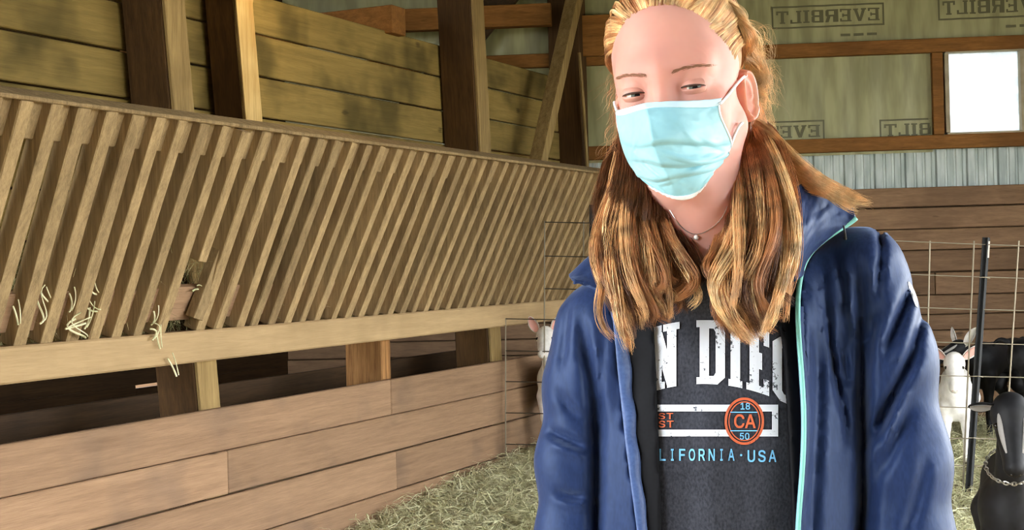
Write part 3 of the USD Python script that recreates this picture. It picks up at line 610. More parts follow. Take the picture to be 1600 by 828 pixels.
# arms, hands, hips and legs below the picture, coarser
EL, WL = at(893, 760, 1.605), at(905, 1010, 1.545); ER, WR = at(1412, 740, 1.60), at(1395, 1000, 1.54)
HIP = np.array([at(1120, 1000, 1.62)[0], 1.62, 0.92]); GZ = 0.0
footz = 0.0
def hand(w, sgn):
    """palm and five bent fingers hanging from the wrist; sgn +1 = her left"""
    parts = []; P = lambda a, b, c: w+np.array([sgn*a, b, c])
    parts.append([(P(0, 0, .01), P(0, -.005, -.075))]); seg = []
    for k, (off, L) in enumerate(((-.028, .072), (-.009, .08), (.010, .076), (.027, .06))):
        a = P(.004*k*0, off-.006, -.078); b_ = a+np.array([-sgn*.010, -.004, -L*.5]); c = b_+np.array([-sgn*.022, -.004, -L*.4]); seg.append([a, b_, c])
    t0 = P(-.006, -.028, -.025); seg.append([t0, t0+np.array([-sgn*.012, -.022, -.026]), t0+np.array([-sgn*.02, -.026, -.05])])
    return seg
def d_hand(p, w, sgn):
    q = p-w; d = d_ell(q, (0, 0, -.045), (.017, .042, .05)); d = smin(d, d_cap(p, w+[0, 0, .05], w+[0, 0, -.02], .024, .025), .02)
    for s in hand(w, sgn): d = smin(d, np.minimum(d_cap(p, s[0], s[1], .0095, .0085), d_cap(p, s[1], s[2], .0085, .007)), .006)
    return d
hl, hr = WL+[0, -.02, -.03], WR+[0, -.02, -.03]
parts = [bm]
for w, sg_ in ((hl, -1), (hr, 1)):
    parts.append(surface_net(lambda p, w=w, s=sg_: d_hand(p, w, s), w+[-.07, -.09, -.2], w+[.07, .08, .05], .003, 3))
arm = lambda p: np.minimum(d_chain(p, [SHL, EL, WL], [.020, .022, .022]), d_chain(p, [SHR, ER, WR], [.020, .022, .022]))
parts.append(surface_net(arm, (min(SHL[0], WL[0])-.12, 1.35, WL[2]-.06), (SHR[0]+.15, 1.8, SHR[2]+.1), .009, 2))
obj('body', cat_(parts), 'skin', person, smooth=True)
# --- eyes
def patch_sphere(c, r, th, ph):          # th from forward to the side, ph up; in head axes
    T, Pp = np.meshgrid(th, ph); return np.stack([c[0]+r*np.sin(T)*np.cos(Pp), c[1]-r*np.cos(T)*np.cos(Pp), c[2]+r*np.sin(Pp)], -1)
for s in (-1, 1):
    c = np.array([s*.0315, -.0760, -.001]); r = .0125
    gaze = np.array([0.30, -1, -0.10]) if True else 0; gaze = gaze/np.linalg.norm(gaze)
    e = obj('eye', trimesh.Trimesh(to_w(trimesh.creation.icosphere(4, r).vertices+c), trimesh.creation.icosphere(4, r).faces, process=False), 'eye_white', person, smooth=True)
    def disc(rad, lift, m, nm):
        a1 = np.cross(gaze, [0, 0, 1.]); a1 /= np.linalg.norm(a1); a2 = np.cross(gaze, a1); n = 28; rr = np.linspace(0, rad, 5); P = []
        for q in rr:
            th = np.arange(n+1)*2*np.pi/n
            P.append(c+gaze*(math.sqrt(r*r-q*q)+lift)+q*(np.cos(th)[:, None]*a1+np.sin(th)[:, None]*a2))
        obj(nm, grid_mesh(to_w(np.array(P)), 0.0), m, e, smooth=True)
    disc(.0066, .0003, 'iris', 'iris'); disc(.0030, .0006, 'pupil', 'pupil')
    # lids: shells over the eyeball that leave a narrow almond open
    def lid(upper):
        u = np.linspace(-1, 1, 25); rows = []
        for k in np.linspace(0, 1, 9):
            row = []
            for q in u:
                edge = (0.20 if upper else -0.12)*(1-abs(q)**2.2)+0.0*q - .02
                far = (0.80 if upper else -0.72)
                ph = edge+(far-edge)*k; th = q*1.12; rr = r+.0011-.0016*k**2
                row.append(c+rr*np.array([math.sin(th)*math.cos(ph), -math.cos(th)*math.cos(ph), math.sin(ph)])*[1.12, 1, 1])
            rows.append(row)
        return np.array(rows)
    U, Lo = lid(True), lid(False)
    o = obj('eyelid', grid_mesh(to_w(U[:, ::-1]), 0.0009), 'skin_lid', person, smooth=True); obj('eyelid', grid_mesh(to_w(Lo), 0.0009), 'skin_lid', person, smooth=True)
    lash = U[0]+[0, -.0008, .0002]
    rr = .0009*np.sin(np.linspace(.25, math.pi-.1, 25))+.0003
    obj('lash_line', tube(to_w(lash), rr, 6), 'lash', o); obj('lash_line', tube(to_w(Lo[0]+[0, -.0005, 0]), rr*.45, 6), 'skin_lid', o)
    # eyebrow: short hairs lying along the brow
    hs, ws = [], []
    for k in range(170):
        t = rng.random(); xx = (.013+.038*t); zb_ = .0180+.0045*math.sin(t*2.4)-.003*t+rng.normal(0, .0009)*(1-.4*t)
        def on(x, z):
            y = -.13
            for _ in range(40): y += 0.8*float(d_face(np.array([[s*x, y, z]]))[0])
            return np.array([s*x, y-.0006, z])
        a = on(xx, zb_); b_ = on(xx+.006, zb_+.0012*(1-2*t)); hs.append(to_w(np.array([a, (a+b_)/2+[0, -.0006, .0003], b_]))); ws.append(np.array([.00035, .00035, .00015]))
    curves('eyebrow', hs, ws, 'brow', person)
# --- ears: a cupped shell with a rolled rim, concha and lobe
for s in (-1, 1):
    n, m = 40, 14; th = np.linspace(0, 2*np.pi, n); P = []
    for k in np.linspace(0.04, 1, m):
        row = []
        for a in th:
            ow = (.0165+.0045*max(0, math.sin(a)))*(1 if math.cos(a) > 0 else .82); oh = .031 if math.sin(a) > 0 else .0305
            y = k*ow*math.cos(a)+.004*math.sin(a)*k; z = k*oh*math.sin(a)
            rim = .0065*math.exp(-((k-.9)/.12)**2)*(1 if math.cos(a) > -.55 else .35) - .006*math.exp(-(k/.42)**2) + .0022*math.exp(-((k-.58)/.1)**2)*(math.sin(a) > -.3)
            out = .006+rim+.011*max(0, k*math.cos(a))+(.003*k if math.sin(a) < -.6 else 0) - .006*(k > .995)
            row.append([s*(.0670+out*.72), .018+y*.86, -.026+z*.97])
        P.append(row)
    P = np.array(P)
    back = P[-1].copy(); back[:, 0] = s*(.060); P = np.concatenate([P, back[None]])
    obj('ear', grid_mesh(to_w(P if s > 0 else P[:, ::-1])), 'skin_ear', person, smooth=True)
# --- mask
def d_mask(q):
    d = d_face(q, True); x = np.abs(q[..., 0]); m = np.stack([x, q[..., 1], q[..., 2]], -1)
    d = smin(d, d_cap(m, (0, -.086, .0), (0, -.108, -.042), .006, .013), .045)
    d = smin(d, d_ell(m, (0, -.084, -.075), (.03, .022, .04)), .04)
    return d-.004
ctrl = [[(963, 172), (984, 168), (1019, 161), (1075, 158), (1127, 153)],
        [(967, 205), (992, 205), (1025, 197), (1085, 200), (1131, 193)],
        [(977, 240), (1000, 243), (1033, 240), (1096, 240), (1143, 226)],
        [(993, 270), (1018, 276), (1050, 278), (1098, 270), (1127, 254)],
        [(1017, 292), (1038, 305), (1064, 312), (1086, 306), (1102, 289)]]
nr, nc = 90, 90
G2 = net(ctrl, nr, nc); dm = lambda p: d_mask(to_h(p))
Ym = march(G2[..., 0], G2[..., 1], dm, 1.3, 1.56)
from scipy.ndimage import gaussian_filter
# the sheet leaves the cheeks at its sides and stays taut between nose and chin
Ym = gaussian_filter(Ym, 2.0, mode='nearest')
vv, uu = np.meshgrid(np.linspace(0, 1, nr), np.linspace(0, 1, nc), indexing='ij')
wrk = np.zeros((nr, nc))
wrk -= .0052*np.exp(-np.abs(uu-.43-.06*vv)/.11)*np.clip((.95-vv)/.4, 0, 1)*np.clip((vv+.05)/.15, 0, 1)                  # ridge from the nose down
for v0, sl_, a in ((.40, .05, .0016), (.60, .10, .0020), (.76, -.08, .0018)):                    # pleats
    w = vv-v0-sl_*(uu-.5)+.02*np.sin(uu*9+v0*20); wrk += a*np.tanh(w/.014)*np.exp(-(w/.10)**2)
for (u0, v0, ang, a) in ((.62, .55, .5, .0016), (.75, .66, -.6, .0015), (.30, .62, .9, .0014), (.4, .8, -.3, .0014), (.85, .42, .9, .0012), (.2, .4, -.8, .0012), (.7, .3, 1.2, .001)):
    X_, Y_ = uu-u0, vv-v0; c_, s_ = math.cos(ang), math.sin(ang); wrk -= a*np.exp(-((-X_*s_+Y_*c_)/.022)**2-((X_*c_+Y_*s_)/.15)**2)
wrk += .0022*(meshkit.fbm(np.stack([uu*7, vv*8, 0*uu], -1), 3, 4)-.5)
PM = ray(G2[..., 0], G2[..., 1])*(Ym+wrk*1.9)[..., None]+[0, 0, CAMH]
kb = 7
mk = obj('face_mask', grid_mesh(PM[kb-1:, ::-1], -0.0012), 'mask_blue', person, smooth=True, label='pale blue pleated surgical face mask')
obj('nose_band', grid_mesh(PM[:kb, ::-1]-[0, .0006, 0], -0.0016), 'mask_band', mk, smooth=True, label='paler top band over the nose')
PB = PM[-5:, ::-1]-[0, .0005, 0]; obj('hem', grid_mesh(PB, -0.0014), 'mask_white', mk, smooth=True)
PR = PM[:, -3:][:, ::-1]-[0, .0005, 0]; obj('hem', grid_mesh(PR, -0.0014), 'mask_white', mk, smooth=True)
earY = to_w((.078, .012, .02))[1]
def fp_(px, py, Y): return at(px, py, Y)
dfw = lambda p: d_face(to_h(p))-.0015
def loop(pts, Ys):
    return tube(spline([at(a, b, y) for (a, b), y in zip(pts, Ys)], 20), .0017, 8)
ys = march(np.array([1127, 1141, 1157, 1143, 1148, 1152.]), np.array([162, 143, 124, 228, 212, 196.]), dfw, 1.3, 1.62)
obj('ear_loop', loop([(1125, 162), (1141, 144), (1157, 125), (1166, 118)], [min(ys[0], PM[8, -2, 1])-.0015, ys[1]-.002, min(ys[2], earY)-.004, earY+.012]), 'mask_white', mk, smooth=True)
obj('ear_loop', loop([(1141, 229), (1147, 213), (1153, 200), (1160, 192)], [PM[44, -2, 1]-.001, ys[4]-.004, ys[5]-.005, ys[5]+.004]), 'mask_white', mk, smooth=True)
obj('ear_loop', loop([(964, 174), (962, 168), (960, 160)], [PM[8, 1, 1]-.001, PM[8, 1, 1]+.004, PM[8, 1, 1]+.03]), 'mask_white', mk, smooth=True)
# --- clothes. Torso as round cones in a frame squeezed front to back; creases follow the folds seen in the cloth
SQ = np.array([1, 1.45, 1.0]); QY = YB+0.035
def sq(p): q = np.array(p, float); q[..., 1] = QY+(q[..., 1]-QY)*SQ[1]; return q
def spt(px, py, dy=0.0): return at(px, py, QY+dy)
def d_torso(p, off=0.0):
    q = sq(p)
    pts = [spt(1135, 1560), spt(1135, 1150), spt(1135, 860), spt(1130, 700), spt(1122, 560)]; rs = np.array([.165, .155, .147, .142, .130])+off
    d = d_chain(q, pts, rs, .06)
    b = d_cap(q, spt(955, 520), spt(1330, 447), .058+off, .062+off); d = smin(d, b, .07)
    d = smin(d, d_cap(q, spt(1105, 415), spt(1118, 520), .062+off, .10+off), .06)
    return d/1.18
R_SL = [at(1350, 418, 1.60), at(1391, 560, 1.595), at(1410, 720, 1.58), at(1412, 850, 1.575), at(1396, 1000, 1.545)]
L_SL = [at(930, 508, 1.61), at(906, 600, 1.61), at(892, 720, 1.605), at(893, 850, 1.60), at(904, 1000, 1.545)]
r_sl = np.array([.043, .0455, .0475, .050, .050]); l_sl = np.array([.040, .036, .035, .037, .042])
CREASE = [  # (picture line, half width px, depth m)
 ([(1328, 380), (1341, 420), (1348, 500), (1349, 600), (1350, 700), (1346, 828)], 9, .011),
 ([(1283, 395), (1290, 470), (1302, 560), (1320, 660), (1328, 710)], 5, .008), ([(1262, 440), (1277, 560), (1275, 700), (1268, 828)], 9, .005),
 ([(1303, 375), (1320, 470), (1338, 590)], 5, .006), ([(1270, 405), (1283, 500), (1288, 600)], 4, .005),
 ([(1357, 322), (1374, 365), (1376, 420), (1364, 470)], 5, .007), ([(1374, 420), (1366, 500), (1352, 560)], 6, .005),
 ([(1445, 525), (1412, 590), (1380, 655), (1352, 705)], 9, .014), ([(1425, 430), (1402, 505), (1370, 575)], 8, .009), ([(1440, 470), (1428, 540), (1396, 600)], 7, .007),
 ([(1432, 610), (1400, 690), (1366, 765)], 9, .006), ([(1452, 700), (1436, 770), (1418, 828)], 9, .005), ([(1388, 620), (1375, 700), (1362, 828)], 7, .004),
 ([(1352, 440), (1362, 520), (1356, 600)], 5, .005),
 ([(903, 465), (915, 540), (926, 620), (931, 700), (930, 828)], 9, .010), ([(850, 668), (888, 688), (926, 702)], 7, .008), ([(858, 762), (895, 776), (925, 770)], 6, .006),
 ([(868, 600), (892, 640), (922, 660)], 7, .004), ([(945, 480), (940, 600), (948, 720)], 5, .004), ([(888, 455), (884, 520), (872, 600)], 6, .004)]
RIDGE = [([(1258, 450), (1262, 560), (1262, 700), (1256, 828)], 6, .004), ([(1310, 420), (1330, 520), (1336, 640)], 7, .005), ([(1400, 440), (1385, 520), (1365, 600)], 8, .004), ([(1425, 560), (1400, 640), (1360, 720)], 9, .006),
 ([(1295, 480), (1310, 590), (1318, 720)], 5, .004), ([(855, 690), (890, 706), (925, 722)], 6, .004), ([(866, 778), (900, 790), (925, 785)], 6, .003)]
def fold_line(P, L, w, a):
    L = np.asarray(L, float); L = spline(L, 24) if len(L) > 2 else L; lo, hi = L.min(0)-6*w, L.max(0)+6*w; ok = ((P > lo) & (P < hi)).all(1); out = np.zeros(len(P))
    if not ok.any(): return out
    from scipy.spatial import cKDTree
    D = np.stack([np.interp(np.linspace(0, 1, 90), np.linspace(0, 1, len(L)), L[:, k]) for k in (0, 1)], 1); dist, i = cKDTree(D).query(P[ok]); t = i/89
    end = 1.0 if L[-1, 1] > 820 else 0.0
    amp = np.clip(t/.35, 0, 1)*np.maximum(np.clip((1-t)/.35, 0, 1), end); out[ok] = a*amp*amp*(3-2*amp)*(np.exp(-(dist/w)**2)-.38*np.exp(-(dist/(2.6*w))**2)); return out
def folds(p, d):
    near = np.abs(d) < .04
    if not near.any(): return d
    P = pix(p[near]); front = np.clip((1.66-p[near][:, 1])/.08, 0, 1); e = np.zeros(len(P))
    for L, w, a in CREASE: e += 1.75*fold_line(P, L, w*1.15, a)
    for L, w, a in RIDGE: e -= 1.6*fold_line(P, L, w*1.2, a)
    e *= front
    e += .005*(meshkit.fbm(p[near]*np.array([24, 24, 6]), 3, 31)-.5)
    out = d.copy(); out[near] += e; return out
# opening of the jacket: its two edges in the picture, as x at height y
LE = lambda y: np.interp(y, [430, 480, 500, 580, 700, 828, 1100], [948, 957, 961, 968, 981, 998, 1010])
RE = lambda y: np.interp(y, [330, 365, 395, 430, 480, 560, 640, 720, 828, 1100], [1315, 1300, 1268, 1251, 1248, 1252, 1257, 1254, 1248, 1245])
HEMZ = 0.80
def d_jacket(p):
    d = smin(d_torso(p), np.minimum(d_chain(p, R_SL, r_sl, .03), d_chain(p, L_SL, l_sl, .03)), .022)
    d = folds(p, d)
    d = np.maximum(d, HEMZ-p[:, 2])
    P = pix(p); hw = (P[:, 0]-LE(P[:, 1])); hw2 = RE(P[:, 1])-P[:, 0]
    cut = np.minimum(hw, hw2)*K                             # inside the opening: positive
    open_ = np.minimum(cut, (1.60-p[:, 1]))
    neck = .075-np.linalg.norm((p-spt(1105, 400))*[1, 1, .8], axis=1)
    return np.maximum(d, np.maximum(open_, neck))
jl = np.array([min(L_SL[2][0], L_SL[4][0])-.075, 1.36, HEMZ-.02]); jh = np.array([R_SL[3][0]+.075, 1.80, at(1300, 262, 1.58)[2]])
jk = sub(person, 'jacket', 'open navy windbreaker')
obj('shell', surface_net(d_jacket, jl, jh, .0042, 5), 'navy', jk, smooth=True)
for w, s_ in ((L_SL[4], 'l'), (R_SL[4], 'r')): pass
# black inner placket, narrower opening
LE2 = lambda y: np.interp(y, [480, 560, 700, 828, 1100], [1020, 1024, 1030, 1034, 1040]); RE2 = lambda y: np.interp(y, [380, 480, 560, 700, 828, 1100], [1206, 1216, 1224, 1232, 1238, 1240])
def d_inner(p):
    d = d_torso(p, -.011)+.004*(meshkit.fbm(p*np.array([30, 30, 8]), 2, 8)-.5); P = pix(p)
    d = np.maximum(d, HEMZ+.01-p[:, 2]); cut = np.minimum(P[:, 0]-LE2(P[:, 1]), RE2(P[:, 1])-P[:, 0])*K
    neck = .078-np.linalg.norm((p-spt(1105, 405))*[1, 1, .7], axis=1)
    return np.maximum(np.maximum(d, np.maximum(np.minimum(cut, 1.6-p[:, 1]), neck)), p[:, 1]-1.62)
obj('lining', surface_net(d_inner, (jl[0]+.1, 1.4, HEMZ), (jh[0]-.08, 1.64, jh[2]), .0045, 4), 'lining', jk, smooth=True, label='black inner facing')
# sweatshirt
SF = [([(1072, 600), (1068, 700), (1074, 828)], 26, .006), ([(1150, 640), (1162, 740), (1160, 828)], 22, .005), ([(1112, 640), (1110, 828)], 18, -.004)]
def d_shirt(p):
    d = d_torso(p, -.020); near = np.abs(d) < .03
    if near.any():
        P = pix(p[near]); e = sum(a*np.exp(-(seg_dist(P, L)/w)**2) for L, w, a in SF); d = d.copy(); d[near] += e+.003*(meshkit.fbm(p[near]*[25, 25, 12], 3, 3)-.5)
    d = np.where(np.abs(d) < .06, np.minimum(d, d_body(p)-.004), d)
    neck = .046-np.linalg.norm((p-at(1104, 362, 1.545))*[1, 1, 1], axis=1)
    return np.maximum(np.maximum(d, HEMZ+.03-p[:, 2]), neck)
sw = sub(person, 'sweatshirt', 'charcoal printed sweatshirt')
obj('cloth', surface_net(d_shirt, (jl[0]+.09, 1.4, HEMZ+.01), (jh[0]-.07, 1.80, jh[2]), .0048, 5), 'charcoal', sw, smooth=True)
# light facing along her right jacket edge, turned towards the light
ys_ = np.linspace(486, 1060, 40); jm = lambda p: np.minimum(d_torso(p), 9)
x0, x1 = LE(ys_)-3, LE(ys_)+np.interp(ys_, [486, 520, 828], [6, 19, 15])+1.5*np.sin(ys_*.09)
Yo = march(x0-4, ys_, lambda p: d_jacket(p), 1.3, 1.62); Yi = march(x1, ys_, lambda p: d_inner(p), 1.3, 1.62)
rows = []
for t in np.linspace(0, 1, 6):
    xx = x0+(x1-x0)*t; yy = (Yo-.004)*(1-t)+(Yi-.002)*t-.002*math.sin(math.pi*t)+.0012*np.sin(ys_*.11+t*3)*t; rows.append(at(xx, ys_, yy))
obj('front_band', grid_mesh(np.stack(rows, 1), -.002), 'band_blue', jk, smooth=True, label='lighter blue front band')
# mint piping along the collar and the other front edge
pl = np.array([(1337, 340), (1326, 349), (1302, 365), (1268, 394), (1253, 425), (1247, 470), (1248, 520), (1253, 590), (1256, 650), (1255, 710), (1251, 770), (1247, 828), (1245, 940), (1245, 1060)], float)
ps_ = spline(pl, 90)
Yp = gaussian_filter(march(ps_[:, 0]+7, ps_[:, 1]+3, d_jacket, 1.3, 1.60), 3, mode='nearest')-.006
tip = np.clip((430-ps_[:, 1])/90, 0, 1); Yp = Yp-.012*tip
PIP = at(ps_[:, 0], ps_[:, 1], Yp)
obj('piping', tube(PIP, np.interp(np.arange(90), [0, 6, 90], [.0036, .0027, .0029]), 10), 'piping', jk, smooth=True, label='mint green zip piping')
obj('front_strip', grid_mesh(np.stack([at(ps_[26:, 0]+dx, ps_[26:, 1], Yp[26:]+dy) for dx, dy in ((-7, .030), (-4, .010), (0, .003), (6, .0045), (12, .010))], 1), -.0015), 'navy', jk, smooth=True)
# collars
cg = net([[(1238, 300, 1.560), (1262, 284, 1.560), (1300, 292, 1.565), (1337, 338, 1.535)],
          [(1238, 330, 1.548), (1262, 318, 1.535), (1292, 326, 1.530), (1326, 348, 1.522)],
          [(1238, 365, 1.530), (1256, 356, 1.518), (1276, 360, 1.512), (1302, 364, 1.508)],
          [(1238, 405, 1.512), (1246, 398, 1.502), (1256, 396, 1.497), (1268, 393, 1.492)],
          [(1238, 440, 1.500), (1243, 437, 1.494), (1248, 434, 1.490), (1253, 427, 1.486)]], 40, 40)
pu, pv = np.meshgrid(np.linspace(0, 1, 40), np.linspace(0, 1, 40)); wob = .016*(meshkit.fbm(np.stack([pu*4, pv*4, 0*pu], -1), 3, 14)-.5)*np.clip(np.minimum(1-pu, pu)*6, 0, 1)
# lay the flap's free edge on the piping
Ye = np.interp(cg[:, -1, 1], ps_[:24, 1], Yp[:24]); cg[..., 2] += (Ye-cg[:, -1, 2])[:, None]*pu**1.0
obj('collar', grid_mesh(at(cg[..., 0], cg[..., 1], cg[..., 2]+wob)[:, ::-1], -.003), 'navy', jk, smooth=True)
cg = net([[(892, 431, 1.56), (912, 412, 1.56), (940, 392, 1.575), (985, 385, 1.58)],
          [(893, 437, 1.545), (914, 428, 1.54), (945, 420, 1.54), (985, 415, 1.54)],
          [(895, 439, 1.535), (918, 443, 1.528), (946, 447, 1.522), (982, 448, 1.515)],
          [(898, 441, 1.530), (922, 450, 1.522), (948, 464, 1.512), (972, 486, 1.500)]], 30, 30)
wob = .006*(meshkit.fbm(np.stack([pu[:30, :30]*4, pv[:30, :30]*4, 0*pu[:30, :30]], -1), 3, 24)-.5)
obj('collar', grid_mesh(at(cg[..., 0], cg[..., 1], cg[..., 2]+wob)[:, ::-1], -.003), 'navy', jk, smooth=True)
zy = march(np.array([1320.]), np.array([372.]), d_jacket, 1.3, 1.6)[0]
obj('zip_pull', tube([at(1318, 352, zy-.012), at(1320, 362, zy-.012), at(1321, 374, zy-.009)], [.001, .0012, .002], 8), 'zip_pull', jk)
em = net([[(1419, 440), (1421, 440)], [(1421, 452), (1428, 452)], [(1425, 464), (1433, 466)], [(1431, 478), (1435, 481)]], 16, 5)
Yem = march(np.minimum(em[..., 0], 1438), em[..., 1], d_jacket, 1.4, 1.64)
obj('sleeve_print', grid_mesh(at(em[..., 0], em[..., 1], np.minimum(Yem, 1.60)-.0015)[:, ::-1]), 'mask_white', jk, smooth=True, label='white curved print on the sleeve')
# --- print on the sweatshirt: laid out in the picture's pixels, wrapped on the cloth
def lay(polys, mat_, lift=.0012, name='lettering', label=None, warp=None):
    ms = []
    for g in polys:
        for h in getattr(g, 'geoms', [g]):
            if h.is_empty: continue
            v, f = trimesh.creation.triangulate_polygon(h, engine='earcut'); v, f = trimesh.remesh.subdivide_to_size(np.c_[v, 0*v[:, 0]], f, 7.0, max_iter=9)[:2]; ms.append(trimesh.Trimesh(v, f, process=False))
    m = cat_(ms); v = np.asarray(m.vertices)[:, :2]
    if warp: v = warp(v)
    Y = march(v[:, 0], v[:, 1], d_shirt, 1.3, 1.62); P = at(v[:, 0], v[:, 1], Y-lift); f = m.faces
    nrm = np.cross(P[f[:, 1]]-P[f[:, 0]], P[f[:, 2]]-P[f[:, 0]]); f = np.where((nrm[:, 1] > 0)[:, None], f[:, ::-1], f)
    return obj(name, trimesh.Trimesh(P, f, process=False), mat_, sw, label=label)
cells = [('S', 920, 40), ('A', 964, 46), ('N', 1014, 48), ('D', 1088, 45), ('I', 1138, 22), ('E', 1166, 36), ('G', 1207, 42), ('O', 1254, 42)]
base = lambda x: 600+.00184*(x-1100)**2
def wl_(v): return np.c_[v[:, 0], base(v[:, 0])-100+v[:, 1]]
lay([affinity.translate(letter(c, w), x, 0) for c, x, w in cells if 960 <= x < 1250], 'print_white', warp=wl_, label='white distressed slab lettering')
ring = lambda a, b, r1x, r1y, r2: affinity.translate(affinity.scale(Point(0, 0).buffer(1, 48), r1x, r1y), a, b).difference(affinity.translate(affinity.scale(Point(0, 0).buffer(1, 48), r1x-r2, r1y-r2), a, b))
cx_, cy_ = 1163, 658; hole = affinity.translate(affinity.scale(Point(0, 0).buffer(1, 48), 31, 37), cx_, cy_)
frame = R_(1000, 632, 1216, 682).difference(R_(1000, 643, 1206, 671)).difference(hole)
lay([frame], 'print_white', name='print_frame', label='white printed double bar')
lay([ring(cx_, cy_, 31, 37, 4.0), ring(cx_, cy_, 25, 31, 1.8)], 'print_orange', name='print_ring', label='orange printed ring')
def txt(s, x0, x1, y0, y1):
    """flat lettering stretched to a picture box"""
    m = meshkit.text_mesh(s, 1.0, .05, bold=True); v = np.asarray(m.vertices); top = v[:, 2] > .04; f = m.faces[top[m.faces].all(1)]
    b0, b1 = v[:, :2].min(0), v[:, :2].max(0); P = (v[:, :2]-b0)/(b1-b0); P = np.c_[x0+P[:, 0]*(x1-x0), y1-P[:, 1]*(y1-y0)]
    return unary_union([Polygon(P[t]).buffer(.01) for t in f])
def chars(s, x, adv, w, y0, y1):
    return [txt(c, x+i*adv-(w/2 if c != 'I' else 2.2), x+i*adv+(w/2 if c != 'I' else 2.2), y0, y1) for i, c in enumerate(s) if c != ' ']
for g_ in ([txt('CA', 1147, 1181, 647, 669)], chars('WEST', 1009, 12.6, 10.5, 645, 655), chars('COAST', 996, 12.8, 10.5, 657, 668)): lay(g_, 'print_orange', label='orange printed lettering')
lay(chars('CALIFORNIA', 1004.5, 15.35, 10, 701, 720)+[affinity.translate(Point(0, 0).buffer(1.8), 1158, 711)]+chars('USA', 1174, 16.5, 12, 703, 722)+[txt('18', 1157, 1172, 629, 640), txt('50', 1156, 1171, 676, 687), R_(1141, 643, 1185, 645), R_(1141, 672, 1185, 674)], 'print_blue', label='light blue printed lettering')
# necklace
nk = sub(person, 'necklace', 'fine silver chain with a pearl')
nl = spline([(1046, 328), (1056, 344), (1071, 360), (1088, 366), (1106, 360), (1124, 345), (1136, 322)], 40)
Yn = gaussian_filter(march(nl[:, 0], nl[:, 1], d_body, 1.35, 1.6), 2, mode='nearest'); obj('chain', tube(at(nl[:, 0], nl[:, 1], Yn-.0008), .0005, 6), 'silver', nk)
o_ = trimesh.creation.icosphere(2, .0029); yk = march(np.array([1088.]), np.array([371.]), d_body, 1.35, 1.6)[0]; o_.apply_translation(at(1088, 371, yk-.002)); obj('pendant', o_, 'pearl', nk, smooth=True)
# trousers and shoes, below the picture
hz = 0.88; LK, RK = np.array([HIP[0]-.095, 1.60, .47]), np.array([HIP[0]+.10, 1.60, .47]); LA, RA = np.array([HIP[0]-.10, 1.64, .09]), np.array([HIP[0]+.11, 1.64, .09])
LH, RHp = np.array([HIP[0]-.08, 1.62, hz]), np.array([HIP[0]+.085, 1.62, hz])
def d_legs(p):
    d = np.minimum(d_chain(p, [LH, LK, LA], [.085, .062, .05]), d_chain(p, [RHp, RK, RA], [.085, .062, .05])); d = smin(d, d_ell(p, (HIP[0], 1.62, .93), (.165, .115, .13)), .05)
    return np.maximum(d, .075-p[:, 2])
obj('trousers', surface_net(d_legs, (HIP[0]-.22, 1.44, .05), (HIP[0]+.22, 1.8, 1.08), .009, 3), 'denim', person, smooth=True)
for A in (LA, RA):
    gz0 = float(ground_z(A[0], A[1]-.05))
    obj('shoe', surface_net(lambda p: np.maximum(smin(d_cap(p, (A[0], A[1]+.02, .06), (A[0], A[1]-.13, .045), .045, .042), d_cap(p, (A[0], A[1], .06), (A[0], A[1], .12), .045, .043), .03), gz0-p[:, 2]), (A[0]-.07, A[1]-.2, gz0-.02), (A[0]+.07, A[1]+.1, .19), .006, 2), 'shoe', person, smooth=True)
# --- hair: a close cap on the skull and locks of strands that follow guides
hp = sub(person, 'hair', 'copper blonde hair, tied back, falling forward over both shoulders')
def d_cap_hair(p):
    q = to_h(p); d = d_ell(np.stack([np.abs(q[..., 0]), q[..., 1], q[..., 2]], -1), (0, .016, .036), (.0722, .098, .0895))
    d = smin(d, d_ell(q, (0, .05, -.04), (.058, .058, .05)), .03)
    yh = np.interp(q[..., 2], [-.09, -.05, -.02, .02, .05, .075, .10], [.040, .034, .026, -.006, -.036, -.052, -.062])
    return np.maximum(d, yh-q[..., 1])
obj('hair_cap', surface_net(d_cap_hair, np.array(HC)+[-.13, -.13, -.13], np.array(HC)+[.13, .15, .15], .0045, 5), 'scalp_base', hp, smooth=True)
ST = {k: ([], []) for k in ('hair_dark', 'hair_copper', 'hair_honey', 'hair_blonde')}
def lock(path, rad, n, m, w=.00042, clump=.75, wave=.002, flyaway=0.0, pts=16):
    """n strands around a guide (world points); rad at root, middle and tip"""
    c = spline(path, pts); t = np.linspace(0, 1, pts); R = np.interp(t, [0, .5, 1], rad)
    T = np.gradient(c, axis=0); T /= np.linalg.norm(T, axis=1, keepdims=True); A = np.cross(T, [0.2, 1, 0.1]); A /= np.linalg.norm(A, axis=1, keepdims=True); B = np.cross(T, A)
    for _ in range(n):
        a, r = rng.uniform(0, 2*math.pi), math.sqrt(rng.random()); e = rng.uniform(.8, 1.0) if rng.random() < .4 else rng.uniform(.94, 1)
        k = np.linspace(0, e, pts); ci = np.stack([np.interp(k, t, c[:, j]) for j in range(3)], -1); Ai = np.stack([np.interp(k, t, A[:, j]) for j in range(3)], -1); Bi = np.stack([np.interp(k, t, B[:, j]) for j in range(3)], -1); Ri = np.interp(k, t, R)
        ph, fr = rng.uniform(0, 6.28, 2), rng.uniform(4, 9); tw = a+.9*k*rng.normal(0, 1)
        off = (r*Ri*np.cos(tw))[:, None]*Ai+(r*Ri*np.sin(tw)*.7)[:, None]*Bi
        off += (wave*rng.normal(.8, .4)*np.sin(fr*k+ph[0])*k)[:, None]*Ai+(wave*.7*np.sin(fr*.8*k+ph[1])*k)[:, None]*Bi
        if flyaway: off += (rng.normal(0, flyaway, 3)*k[:, None]**2)
        ST[m][0].append(ci+off); ST[m][1].append(w*np.interp(k, [0, .7, 1], [1, 1, .35]))
def P3(pts): return np.array([at(*q) for q in pts])
